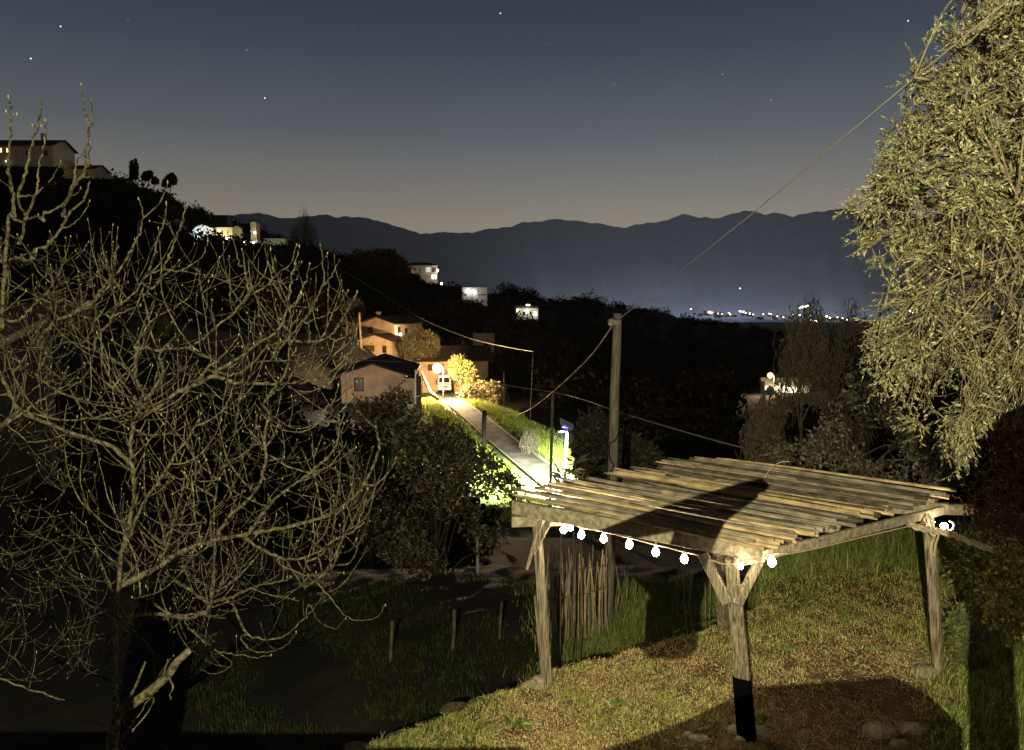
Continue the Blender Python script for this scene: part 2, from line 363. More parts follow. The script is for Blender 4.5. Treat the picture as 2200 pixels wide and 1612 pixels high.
# ------------------------------------------------------------------ mountains
def mountains(ridge,Y,depth,seed,label):
    rg=np.random.default_rng(seed)
    pxs=np.arange(ridge[0][0],ridge[-1][0]+1,5.0); base=np.interp(pxs,[a for a,b in ridge],[b for a,b in ridge])
    n=len(pxs); rj=np.convolve(rg.normal(size=n+8),np.ones(3)/3,'same')[4:-4]*1.7
    rows=np.linspace(-1,1.0,41); V=[]
    for r in rows:
        Yr=Y+depth*r*(1 if r<0 else .6)
        f=max(0,1-abs(r))**.85
        for k,(a,b) in enumerate(zip(pxs,base)):
            top=Zp(b+rj[k],Y); g=math.sin(a*.035+seed+2.2*math.sin(a*.011+r*3))*.5+.5*math.sin(a*.09+1.7*seed+r*7)
            z=-150+(top+150)*f*(1+ (.16*g*(1-f) if abs(r)>.02 else 0)); u=ray(a,600); 
            V.append([u[0]/u[1]*Yr, Yr, z])
    n2=len(pxs); q=[[i*n2+j,i*n2+j+1,(i+1)*n2+j+1,(i+1)*n2+j] for i in range(len(rows)-1) for j in range(n2-1)]
    mb=MB(); mb.add(V,q); o=mb.build('mountains',M['mount'],smooth=True); return tag(o,label,kind='structure')
mountains([(-900,470),(300,462),(480,466),(540,459),(565,457),(600,468),(640,468),(690,463),(705,462),(722,467),(745,465),(790,469),(830,479),(850,485),(905,502),(960,499),(1000,500),(1060,500),(1200,505),(1500,510),(1900,500),(2300,480),(3000,470)],9000,2600,1,'farther dark mountain range under the left of the sky')
mountains([(500,700),(700,640),(790,575),(820,545),(870,520),(950,512),(1010,501),(1050,492),(1100,487),(1125,478),(1165,475),(1190,471),(1240,475),(1290,482),(1340,490),(1360,484),(1400,478),(1430,474),(1462,459),(1475,462),(1500,468),(1540,469),(1570,458),(1600,453),(1640,459),(1660,458),(1700,466),(1730,458),(1800,450),(1850,456),(1900,470),(2100,460),(2400,480),(3200,500)],6200,2300,2,'nearer dark mountain range behind the town')
mountains([(1000,655),(1120,625),(1250,590),(1400,560),(1480,575),(1560,585),(1640,590),(1690,612),(1735,668),(1765,672),(1810,630),(1870,604),(1950,600),(2200,640),(2500,660)],4700,700,5,'low pale foothills lit by the town below the mountains')
# ------------------------------------------------------------------ far wood on the hillsides (one mass)
def blobs(mb,centres,R,n,size,rg,m=0,flat=.8):
    for c,r in zip(centres,R):
        d=rand_dirs(n,rg)*(rg.uniform(.45,1.0,n)[:,None])*r*(1+.25*rg.normal(size=(n,1))*.6); d[:,2]*=flat
        leaves(mb,c+d,rand_dirs(n,rg),size*rg.uniform(.6,1.4,n),size*.7,m,rg)
def scatter_wood(name,label,px0,px1,Y0,Y1,n,R,per,size,mat_,seed,cond=None):
    rg=np.random.default_rng(seed); mb=MB(); cs=[];rs=[]
    k=0
    while len(cs)<n and k<n*20:
        k+=1; px=rg.uniform(px0,px1); Y=math.exp(rg.uniform(math.log(Y0),math.log(Y1)))
        if cond and not cond(px,Y): continue
        p=on_ground(px,Y); r=R*rg.uniform(.6,1.3); p[2]+=r*.5
        cs.append(p); rs.append(r)
    blobs(mb,cs,rs,per,size,rg); o=mb.build(name,mat_); tag(o,label,kind='stuff'); return o
def ridgeY(px):
    return float(np.interp(px,[0,350,430,550,620,720,900,1000,1100,1250,1400,1550,1700,1900],[250,270,340,380,330,280,255,300,350,400,450,500,600,700]))
HS=[(-60,140,240),(120,240,250),(405,460,282),(450,510,284),(455,500,312),(530,560,292),(490,570,276),(560,620,286),(855,960,248),(975,1060,262),(1100,1170,270),(1020,1060,150)]
def hcond(px,Y):
    if Y>ridgeY(px)*1.04: return False
    if px<760 and Y<100: return False
    for x0,x1,h in HS:
        if x0-8<px<x1+8 and h-16<Y<h+12: return False
    if 700<px<1060 and Y<150: return False
    if 1560<px<1830 and 100<Y<185: return False
    return True
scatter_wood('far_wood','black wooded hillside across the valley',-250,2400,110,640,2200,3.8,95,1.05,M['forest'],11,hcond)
rg=np.random.default_rng(5); mb=MB(); cs=[];rs=[]
for px in np.arange(-60,1900,4.5):
    if 860<px<955 or 990<px<1045 or px<110: continue
    Y=ridgeY(px)*rg.uniform(.97,1.02); p=on_ground(px,Y); r=rg.uniform(1.2,3.0); p[2]+=r*.5; cs.append(p); rs.append(r)
for (x0,x1,py,Y) in [(-60,130,362,236),(120,235,388,246),(405,520,527,277),(560,625,530,280),(840,900,592,242),(860,890,602,243),(880,912,604,242),(912,945,612,243),(940,985,617,250),(985,1030,652,257),(1020,1050,662,258),(1100,1175,690,264)]:
    for px in np.arange(x0,x1,4): 
        p=P(px,py,Y+rg.uniform(-3,1)); r=rg.uniform(.9,1.6); p[2]-=r*.55; cs.append(p); rs.append(r); q_=p.copy(); q_[2]-=1.8; q_[1]-=1; cs.append(q_); rs.append(1.9)
blobs(mb,cs,rs,90,.75,rg); tag(mb.build('ridge_wood',M['forest']),'jagged line of treetops along the dark ridge',kind='stuff')
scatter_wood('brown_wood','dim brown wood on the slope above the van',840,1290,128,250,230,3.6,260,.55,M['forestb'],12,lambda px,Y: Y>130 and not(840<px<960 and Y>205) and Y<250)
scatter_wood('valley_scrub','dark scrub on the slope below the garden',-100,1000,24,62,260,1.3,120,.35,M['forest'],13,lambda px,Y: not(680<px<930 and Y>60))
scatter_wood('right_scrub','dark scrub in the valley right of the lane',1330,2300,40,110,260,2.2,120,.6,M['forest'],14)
# ------------------------------------------------------------------ vectorised twigs
def sticks(mb, A, B, r0, r1, m=0, bend=None, seg=3, sides=3):
    A=np.asarray(A,float);B=np.asarray(B,float);n=len(A)
    if n==0: return
    bend=np.zeros((n,3)) if bend is None else bend
    r0=np.broadcast_to(r0,(n,));r1=np.broadcast_to(r1,(n,))
    d=B-A; up=np.where((np.abs(d[:,2])>.9*np.linalg.norm(d,axis=1))[:,None],np.array([[1.,0,0]]),np.array([[0,0,1.]]))
    s=np.cross(d,up); s/=(np.linalg.norm(s,axis=1)[:,None]+1e-9); u=np.cross(s,d); u/=(np.linalg.norm(u,axis=1)[:,None]+1e-9)
    V=np.empty((n,seg+1,sides,3))
    for k in range(seg+1):
        f=k/seg; c=A+d*f+bend*(4*f*(1-f)); r=(r0*(1-f)+r1*f)[:,None]
        for j in range(sides):
            a=2*math.pi*j/sides; V[:,k,j]=c+r*(math.cos(a)*s+math.sin(a)*u)
    base=(np.arange(n)*(seg+1)*sides)[:,None,None]; k=np.arange(seg)[None,:,None]*sides; j=np.arange(sides)[None,None,:]; jn=(j+1)%sides
    q=np.stack([base+k+j,base+k+jn,base+k+sides+jn,base+k+sides+j],-1).reshape(-1,4)
    mb.add(V.reshape(-1,3),q,m=m)
def sample_poly(poly,n,rg):
    xs=[p[0] for p in poly];ys=[p[1] for p in poly]; out=np.zeros((0,2))
    while len(out)<n:
        c=np.stack([rg.uniform(min(xs),max(xs),n*2),rg.uniform(min(ys),max(ys),n*2)],1)
        out=np.vstack([out,c[inpoly(c[:,0],c[:,1],poly)]])
    return out[:n]
def edge_dist(pts,poly):
    d=np.full(len(pts),1e9)
    for i in range(len(poly)):
        a=np.array(poly[i],float);b=np.array(poly[(i+1)%len(poly)],float);ab=b-a
        t=np.clip(((pts-a)@ab)/(ab@ab+1e-9),0,1); d=np.minimum(d,np.linalg.norm(pts-a-t[:,None]*ab,axis=1))
    return d
def Pv(px,py,Y):
    x=(px-1100)/1655.0; v=(806-py)/1655.0; r=np.stack([x,CP+v*SP,-SP+v*CP],1); return CAM+r*(Y/r[:,1])[:,None]
def foliage(name,label,cat,poly,Yc,half,ncl,per,Lf,Wf,mat_,seed,tw=.3,up=0.3,twr=.004,trunk=None,group=None,barkm=None,tdir=None,twigmat=None,spread=1.0,edge=60,holes=0):
    """a plant whose crown fills a volume: trunk/crown parts under one Empty"""
    rg=np.random.default_rng(seed); pts=sample_poly(poly,ncl,rg)
    if holes:
        h=np.sin(pts[:,0]*.021*holes+seed)*np.sin(pts[:,1]*.027*holes+seed*2)+.5*np.sin(pts[:,0]*.05*holes-pts[:,1]*.043*holes)
        pts=pts[h+rg.normal(size=len(h))*.25>-.35]
    ncl=len(pts); ed=np.clip(edge_dist(pts,poly)/edge,0.05,1); Y=Yc+half*np.sqrt(ed)*rg.uniform(-1,1,ncl)
    c=Pv(pts[:,0],pts[:,1],Y); t=rand_dirs(ncl,rg)*spread+np.array([0,0,up]); 
    if tdir is not None: t=t+tdir
    t/=np.linalg.norm(t,axis=1)[:,None]; l=tw*rg.uniform(.5,1.3,ncl)[:,None]
    root=thing(name,label,cat,trunk[0] if trunk is not None else c.mean(0),group)
    cr=MB(); A=c-t*l*.6;B=c+t*l*.4; bend=rg.normal(size=(ncl,3))*l*.12
    sticks(cr,A,B,twr,twr*.6,m=1,bend=bend)
    idx=np.repeat(np.arange(ncl),per); f=rg.uniform(0.05,1.0,len(idx))[:,None]
    pos=A[idx]+(B-A)[idx]*f+bend[idx]*(4*f*(1-f)); d=t[idx]*.7+rand_dirs(len(idx),rg)*.9
    leaves(cr,pos,d,Lf*rg.uniform(.6,1.25,len(idx)),Wf*rg.uniform(.7,1.2,len(idx)),0,rg)
    cr.build('crown',[mat_,twigmat or M['dbark']],root)
    if trunk is not None:
        tb=MB(); pth=smooth_path(np.array(trunk[:-1]),5); r=trunk[-1]
        tube(tb,pth,np.linspace(r,r*.5,len(pth)),8)
        n=max(4,ncl//60); k=rg.integers(0,ncl,n)
        for a in k:
            s=pth[-1-rg.integers(0,max(1,len(pth)//2))]; mid=(s+c[a])/2+np.array([0,0,.15])*np.linalg.norm(c[a]-s)+rg.normal(size=3)*.03
            pp=smooth_path(np.array([s,mid,c[a]]),4); tube(tb,pp,np.linspace(r*.35,twr*1.5,len(pp)),5)
        tb.build('trunk',barkm or M['dbark'],root,smooth=True)
    return root
# ------------------------------------------------------------------ fig tree
FIG=[ # (width px, [(px,py)...]) traced limbs, main ones first
(9,[(250,1760),(248,1600),(246,1450),(250,1330),(258,1215),(275,1130),(290,1070),(284,1000),(281,950),(290,905),(300,880),(316,861)]),
(14,[(258,1260),(300,1240),(350,1213),(369,1197),(406,1178),(443,1166),(474,1158),(524,1149),(567,1142),(629,1130),(691,1113),(728,1093),(759,1069),(781,1040),(800,1007),(812,973),(815,952),(809,927),(807,905)]),
(10,[(259,1209),(264,1179),(281,1145),(295,1112),(312,1075),(331,1047),(356,1011),(367,992),(382,970),(405,940),(430,900)]),
(13,[(262,1330),(300,1322),(350,1320),(400,1322),(446,1312)]),
(12,[(290,905),(330,880),(384,842),(426,824),(455,809),(486,816),(514,823),(552,824),(607,824),(645,822),(679,815),(710,800),(735,778),(752,757)]),
(11,[(284,1000),(240,960),(170,935),(90,905),(40,880),(10,820),(-20,760),(4,690),(10,615),(20,575),(29,535),(40,500)]),
(10,[(316,861),(290,810),(240,770),(180,745),(149,735),(117,745),(99,750)]),
(9,[(316,861),(350,800),(345,760),(380,720)]),
(9,[(99,755),(84,738),(89,722),(120,690),(154,676),(180,656),(205,642),(215,625),(242,590),(244,564),(248,547),(254,527)]),
(6,[(781,1040),(803,1043),(825,1026),(843,1001),(850,985)]),
(5,[(781,1040),(762,1014),(741,980),(735,952)]),
(9,[(524,1149),(536,1144),(561,1107),(586,1076),(623,1048),(660,1020),(691,995),(716,967),(728,936),(728,905),(727,886)]),
(9,[(467,1160),(474,1135),(499,1104),(530,1076),(552,1048),(567,1010),(572,980),(567,949),(572,917),(580,893),(567,868),(586,843),(607,812),(620,781),(636,745)]),
(7,[(455,1290),(459,1250),(462,1184),(460,1147),(459,1107),(465,1060),(469,1017),(474,976)]),
(5,[(456,1170),(451,1113),(443,1054),(428,992)]),
(7,[(330,1220),(356,1181),(375,1113),(390,1063),(397,1017)]),
(5,[(369,1128),(406,1127),(443,1119),(415,1091),(393,1051),(369,1026),(350,1026)]),
(9,[(524,1149),(536,1163),(567,1184),(607,1200),(645,1200),(691,1181),(722,1159),(750,1147),(784,1122)]),
(6,[(755,1145),(766,1131),(781,1091),(790,1051)]),
(5,[(738,1153),(740,1120),(738,1091)]),
(5,[(697,1240),(719,1209),(725,1175),(728,1156)]),
(5,[(598,1209),(648,1234),(691,1234),(738,1231)]),
(5,[(722,1215),(750,1209),(766,1184),(766,1159)]),
(5,[(642,1134),(679,1144),(722,1156)]),
(9,[(446,1315),(443,1293),(395,1260),(356,1229),(340,1195),(326,1151),(314,1101)]),
(8,[(446,1312),(448,1296),(454,1265),(460,1223),(460,1168),(461,1126)]),
(7,[(451,1282),(479,1262),(507,1243),(535,1215),(563,1181),(580,1145),(594,1106)]),
(8,[(448,1293),(479,1289),(507,1279),(549,1260),(591,1251),(613,1246),(624,1240)]),
(5,[(448,1308),(470,1300),(488,1292)]),
(8,[(446,1315),(401,1329),(354,1313),(328,1290),(314,1260)]),
(6,[(400,1330),(362,1324),(312,1322),(270,1327)]),
(6,[(270,1327),(245,1282),(231,1243),(214,1201),(206,1179)]),
(4,[(270,1327),(292,1360),(317,1385),(334,1416),(354,1441)]),
(7,[(205,730),(237,690),(250,660),(270,646),(297,619),(317,589),(329,559),(337,517),(349,490),(357,455),(357,436)]),
(7,[(160,672),(188,658),(225,625),(250,588),(274,554),(283,535),(303,492),(309,468),(344,436),(360,392)]),
(4,[(309,470),(303,440),(298,428)]),
(6,[(330,620),(353,574),(369,534),(377,514),(391,477),(399,440),(399,432)]),
(5,[(330,584),(359,579),(384,583),(409,569),(429,557),(444,529),(446,519)]),
(8,[(290,810),(297,750),(332,753),(364,749),(404,745),(439,725),(468,698),(498,678),(520,648),(540,626),(565,594),(575,564)]),
(6,[(535,631),(528,589),(520,537)]),
(5,[(515,572),(508,540),(498,512)]),
(5,[(503,631),(488,594),(481,552),(480,522)]),
(8,[(455,809),(480,790),(511,770),(540,748),(563,733),(592,715),(612,681),(622,634),(625,606),(635,560),(643,530)]),
(4,[(622,626),(595,591),(587,576)]),
(5,[(535,634),(573,614),(597,586),(622,569),(637,527)]),
(5,[(620,666),(637,646),(650,620),(659,598),(665,568)]),
(7,[(426,824),(443,795),(473,770),(498,743),(513,720)]),
(7,[(443,795),(473,802),(500,805),(525,795),(543,780),(582,775),(649,775),(690,775)]),
(6,[(290,745),(302,723),(322,693),(354,671),(384,656),(399,646)]),
(6,[(567,868),(580,845),(602,820),(618,784),(623,723),(629,675),(647,629)]),
(7,[(590,760),(627,719),(645,695),(663,675),(683,639),(695,600),(693,560),(688,528)]),
(5,[(690,618),(711,594),(729,560)]),
(7,[(580,745),(608,735),(639,733),(667,735),(699,727),(719,711),(735,687),(747,665),(762,639),(767,628)]),
(5,[(659,695),(683,683),(703,677),(729,657),(747,625)]),
(5,[(707,725),(719,730),(739,725),(758,709),(768,697)]),
(5,[(689,808),(707,774),(733,750),(754,731),(766,707)]),
(6,[(705,825),(727,796),(747,770),(760,739),(768,700)]),
(5,[(707,816),(733,806),(750,788),(756,768)]),
(6,[(680,905),(699,879),(717,860),(727,828)]),
(6,[(620,830),(645,842),(671,840),(695,832)]),
(5,[(730,885),(745,870),(755,853)]),
(9,[(4,700),(8,600),(17,480),(26,455),(37,420),(54,377),(61,344),(74,299),(82,269),(87,245),(87,220)]),
(8,[(33,470),(28,430),(26,400),(17,348),(20,320),(23,292),(24,249),(18,208)]),
(3,[(23,248),(16,246),(13,240)]),(3,[(24,248),(30,245),(35,244)]),
(7,[(50,478),(58,465),(76,422),(82,385),(84,348),(93,310),(99,273),(98,258)]),
(3,[(82,276),(76,272),(71,269)]),(3,[(83,275),(88,271)]),
(6,[(41,422),(61,422),(82,413),(112,381),(130,348)]),
(7,[(43,520),(54,470),(43,441),(33,418),(19,401),(0,388)]),
(6,[(54,470),(66,469),(81,463)]),
(8,[(60,560),(78,537),(102,527),(123,502),(143,472),(154,451),(178,431),(190,400),(194,385),(192,381),(173,381)]),
(4,[(133,488),(147,488),(168,472),(184,455),(192,433)]),
(7,[(96,475),(93,461),(119,450),(138,437),(149,422),(162,418),(173,405)]),
(9,[(135,460),(151,414),(162,394),(179,375),(184,347),(184,325),(190,292),(190,277),(197,264),(197,212)]),
(6,[(189,285),(188,264),(181,227),(174,182)]),
(6,[(160,400),(162,362),(173,338),(182,323)]),
(5,[(190,355),(192,344),(194,308)]),
(7,[(40,690),(59,670),(82,648),(102,625),(121,597),(135,570),(141,554),(141,513)]),
(6,[(4,558),(41,554),(78,537)]),
(5,[(47,549),(59,560),(74,556),(78,541)]),
(7,[(113,705),(127,687),(111,668),(88,652)]),
(5,[(227,674),(246,660),(260,648)]),
(6,[(235,685),(252,674),(272,668),(301,656)]),
(7,[(-10,680),(20,660),(55,625)]),
(7,[(80,810),(99,822),(124,841),(149,851),(189,861),(223,865),(263,866)]),
(6,[(62,876),(94,856),(124,839),(159,814),(181,782)]),
(8,[(0,916),(15,908),(37,896),(55,884),(79,891),(119,901),(149,903),(196,899),(223,891),(265,879),(310,859)]),
(5,[(20,918),(40,933),(60,948),(87,948),(112,943),(139,933),(161,913),(166,896)]),
(5,[(233,891),(256,908),(275,921)]),
(8,[(316,878),(352,861),(372,849)]),
(6,[(305,931),(335,936),(372,928),(400,913),(430,890)]),
(5,[(337,886),(367,884),(400,869),(430,850)]),
(5,[(0,849),(50,851),(74,836),(94,817),(109,789)]),
(4,[(293,745),(290,760),(273,782),(256,794)]),
(7,[(500,1300),(531,1363),(556,1371),(595,1373),(623,1359),(645,1336),(658,1327)]),
(5,[(531,1363),(518,1371),(537,1394),(563,1402),(591,1398),(620,1381),(636,1359)]),
(6,[(400,1340),(423,1365),(464,1397),(505,1406),(547,1413),(582,1408)]),
(4,[(474,1406),(499,1425),(464,1448),(423,1437)]),
(4,[(660,1215),(687,1257),(709,1285),(741,1320),(757,1332),(785,1333),(811,1324),(827,1301)]),
(3,[(664,1298),(683,1333),(709,1349),(725,1349),(742,1330)]),
(-5,[(-60,1430),(30,1470),(103,1494),(153,1510),(191,1538),(239,1573),(262,1600),(275,1640)]),
(5,[(258,1592),(280,1564),(302,1529),(337,1484)]),
]
REG0=[(-60,470),(100,430),(205,400),(330,430),(400,440),(460,515),(560,505),(655,535),(700,525),(745,560),(772,620),(777,720),(770,850),(835,900),(858,980),(848,1050),(805,1150),(795,1230),(720,1290),(640,1300),(665,1330),(560,1425),(420,1450),(300,1470),(-60,1500)]; REG=REG0
rf=np.random.default_rng(21)
fig=MB(); buds=MB(); allpts=[] # (px,py,Y)
branches=[]
def px2r(w,Y): return w*Y/1655/2
for bi,(w,pl) in enumerate(FIG):
    pl=np.array(pl,float); Y0=8.7
    if w<0: w=-w; Y0=7.9
    elif bi>0:
        A=np.array(allpts); dd=np.hypot(A[:,0]-pl[0,0],A[:,1]-pl[0,1]); k=int(dd.argmin()); Y0=A[k,2]
        if 4<dd[k]<230: pl=np.vstack([A[k,:2],pl])
        Y0=A[k,2]
    n=len(pl); dl=np.hypot(*np.diff(pl,axis=0).T); cl=np.concatenate([[0],np.cumsum(dl)])/max(dl.sum(),1)
    dY=rf.uniform(-1,1)*min(1.3,dl.sum()/220) if bi>0 else 0
    if Y0+dY<7.3 or Y0+dY>10.3: dY=-dY
    Yv=Y0+dY*cl
    w3=np.array([P(a,b,c) for (a,b),c in zip(pl,Yv)])
    sp=smooth_path(w3,5); m=len(sp); f=np.linspace(0,1,m)
    sp[1:-1]+=rf.normal(size=(m-2,3))*.006
    r0=px2r(w,Y0); rr=r0*.9*(1-.68*f**1.1)
    if bi==0: rr=r0*(1.25-.5*f)
    tube(fig,sp,rr*(1+.10*rf.normal(size=m)),7)
    branches.append((sp,rr)); 
    px,py=proj(sp); allpts+= [(a,b,c) for a,b,c in zip(px,py,sp[:,1])]
    tip=sp[-1]; d=norm(sp[-1]-sp[-2])
    if bi>0 and w<9:
        sphere(buds,tip+d*.006,.010,6,4,sc=(.8,.8,1.9))
# procedural twigs
def twig(start,d,L,r,depth,lim=True):
    seg=max(4,int(L/.05)); p=start.copy(); pts=[p.copy()]; st=L/seg; upw=rf.uniform(.05,.28)
    for i in range(seg):
        d=norm(d+np.array([0,0,upw])*.55+rf.normal(size=3)*.075); p=p+d*st; pts.append(p.copy())
    pts=np.array(pts); a,b=proj(pts[-1])
    if lim and not inpoly(np.array([a]),np.array([b]),REG)[0]: return
    rr=np.linspace(r,max(.0022,r*.32),len(pts)); tube(fig,pts,rr,5)
    if rf.random()<.4: sphere(buds,pts[-1]+d*.006,.0075,5,4,sc=(.8,.8,2.0))
    if depth>0:
        for _ in range(rf.integers(1,4)):
            i=rf.integers(1,len(pts)-1); s=norm(np.cross(d,rf.normal(size=3))); twig(pts[i],norm(d*.6+s),L*rf.uniform(.35,.75),r*.75,depth-1)
for sp,rr in branches:
    Ltot=np.linalg.norm(np.diff(sp,axis=0),axis=1).sum(); n=int(Ltot/.29)
    for _ in range(n):
        i=rf.integers(1,len(sp)-1); t=norm(sp[i+1]-sp[i-1]); s=norm(np.cross(t,rf.normal(size=3)))
        a,b=proj(sp[i])
        if b<560 and rf.random()<.75: continue
        if b>1330 and rf.random()<.5: continue
        d=norm(t*.5+s*.9+np.array([0,0,.15])); twig(sp[i],d,rf.uniform(.2,1.0),min(rr[i]*.75,.009),1 if rf.random()<.55 else 0)
# deeper interior boughs
for _ in range(60):
    a,b,c=allpts[rf.integers(0,len(allpts))]
    if b<640 or b>1290 or a>700: continue
    s=P(a,b,c); d=norm(rf.normal(size=3)*np.array([1,1,.35])); twig(s,d,rf.uniform(.9,1.9),.012,2)
# thin background shoots of the same crown
CR=[(-60,520),(200,560),(420,560),(640,620),(760,740),(800,900),(800,1100),(720,1230),(560,1330),(330,1450),(-60,1480)]
for px,py in sample_poly(CR,800,rf):
    s=P(px,py,rf.uniform(9.4,11.0)); d=norm(rf.normal(size=3)*np.array([1,.6,.5])+np.array([0,0,.25])); twig(s,d,rf.uniform(.2,.8),rf.uniform(.003,.0055),1 if rf.random()<.4 else 0)
figt=thing('fig_tree','large bare fig tree with upcurved grey limbs filling the left side','tree',(branches[0][0][0][0],branches[0][0][0][1],gz(branches[0][0][0][0],branches[0][0][0][1])))
fig.build('branches',M['bark'],figt,smooth=True); buds.build('buds',M['bud'],figt,smooth=True)
# second, sawn fig limb in the lower left corner
mb=MB(); p2=[P(235,1760,7.6),P(240,1640,7.5),P(247,1560,7.4),P(257,1530,7.4),P(292,1508,7.4),P(337,1473,7.4),P(365,1445,7.35),P(378,1425,7.35),P(404,1400,7.3)]
p2[0][2]=gz(p2[0][0],p2[0][1])-.1
p2=smooth_path(p2,5); tube(mb,p2,np.linspace(.06,.036,len(p2)),9)
p3=smooth_path([P(262,1528,7.4),P(292,1473,7.2),P(303,1445,7.1),P(313,1422,7.05)],4); tube(mb,p3,np.linspace(.016,.010,len(p3)),6)
for a in [[(337,1473,7.4),(350,1450,7.3),(361,1420,7.25)],[(300,1505,7.4),(330,1500,7.3),(318,1530,7.3),(285,1570,7.2)],[(360,1452,7.36),(372,1475,7.3),(365,1492,7.3),(367,1500,7.3)]]:
    pp=smooth_path([P(*q_) for q_ in a],4); tube(mb,pp,np.linspace(.011,.007,len(pp)),5); sphere(mb,pp[-1],.013,6,4,sc=(.8,.8,1.8))
ft=thing('sawn_fig_limb','thick sawn fig limb leaning up from the lower left corner','tree',p2[0]); mb.build('limb',M['bark'],ft,smooth=True)
mb=MB(); e=p2[-1]; d=norm(p2[-1]-p2[-2]); tube(mb,[e,e+d*.004],.033,10); mb.build('cut_face',M['cane2'],ft)

# ------------------------------------------------------------------ pergola
PG=thing('pergola','weathered timber pergola roofed with loose bamboo canes on the grass terrace','pergola',G(1603,1585,0))
posts=[(G(1178,1466,0),G(1152,1112,2.05),.092),(G(1603,1583,0),G(1572,1200,2.05),.112),(G(2023,1450,0),G(1993,1104,2.05),.122),(G(1557,1347,0),G(1540,1100,2.05),.14)]
for a,b,w in posts:
    mb=MB(); a=a.copy(); a[2]=-.15; bar(mb,a,b,w,w,upv=(.8,1,0),nseg=6,wob=.006); mb.build('post',M['wood'],PG)
mb=MB(); a,b,w=posts[1]; A_=a.copy(); A_[2]=-.15; k_=.88/(b[2]+.15); bar(mb,A_,A_+(b-A_)*k_,w+.022,w+.022,upv=(.8,1,0)); o1=np.array([.045,-.07,0]); q0=a+o1; q1=b+o1-np.array([0,0,.25]); bar(mb,q0-(q1-q0)*.05,q0+(q1-q0)*(.73/1.8),.088,.058,upv=(.8,1,0)); mb.build('black_base',M['blackm'],PG)  # separate black pieces around the lower front post and its facing
# doubled lower half of the left post
mb=MB(); a,b,w=posts[0]; bar(mb,a+np.array([-.035,.05,0]),a+(b-a)*.52+np.array([-.05,.05,0]),.07,.09,upv=(.8,1,0),nseg=3,wob=.005); mb.build('post_splice',M['wood'],PG)
mb=MB(); a,b,w=posts[1]; bar(mb,a+np.array([.045,-.07,0.0]),b+np.array([.045,-.07,-.25]),.07,.04,upv=(.8,1,0),nseg=4,wob=.004); mb.build('post_facing',M['wood'],PG)
fb0,fb1=G(1103,1092,2.16),G(1640,1193,2.16); mb=MB(); bar(mb,fb0+np.array([0,0,.015]),fb1+np.array([0,0,.015]),.07,.165,nseg=8,wob=.004); mb.build('beam',M['woodh'],PG)
bl,bf,br,bb=[p[1] for p in posts]
rdirL=norm(bb-bl); mb=MB(); bar(mb,bl-rdirL*.28+np.array([-.02,0,-.04]),bb+rdirL*.5+np.array([0,0,-.04]),.10,.13,nseg=5,wob=.004); mb.build('beam',M['woodh'],PG)
rdirR=norm(br-bf); mb=MB(); bar(mb,bf-rdirR*.10+np.array([.09,-.07,.0]),br+rdirR*.42+np.array([.06,-.05,.04]),.045,.11,nseg=6,wob=.004); mb.build('beam',M['woodh'],PG)
mb=MB(); bar(mb,bb+np.array([-.3,.25,.03]),br+np.array([.35,-.1,.05])+rdirR*.25,.08,.14,nseg=5,wob=.004); mb.build('beam',M['woodh'],PG)
mb=MB(); m0=(bl+bb)/2+np.array([0,0,.06]); m1=(bf+br)/2+np.array([0,0,.06]); bar(mb,m0,m1,.07,.1,nseg=5,wob=.004); mb.build('beam',M['woodh'],PG)
fd=norm(fb1-fb0)
def brace(p,dirn,off,L=.62,w=.11,t=.05,dr=.45):
    a=p+np.array([0,0,-dr])+off; b=p+dirn*L+np.array([0,0,.02])+off; mb=MB(); bar(mb,a,b,w,t,upv=np.cross(dirn,(0,0,1)),nseg=2)
    o=mb.build('brace',M['wood'],PG)
    for f in (.18,.8):
        mb2=MB(); c=a+(b-a)*f+off*.35; tube(mb2,[c,c+norm(off)*.012],.014,8); mb2.build('bolt',M['metalg'],o)
nf=np.array([-fd[1],fd[0],0])*-1
nf=nf if nf[1]<0 else -nf
nr=np.array([rdirR[1],-rdirR[0],0]); nr=nr if nr[1]<0 else -nr
brace(bl,fd,nf*.075,L=.24,dr=.42,w=.07); brace(bf,-fd,nf*.095,L=.27,dr=.44); brace(bf,rdirR,nr*.095,L=.34,w=.11,dr=.46); brace(br,-rdirR,nr*.09,L=.24,w=.10,dr=.24)
mb=MB(); bar(mb,bl+nf*.1+fd*.12+np.array([0,0,-.0]),bl+nf*.12-fd*.05+np.array([0,0,-.62]),.05,.03); mb.build('brace',M['wood'],PG)
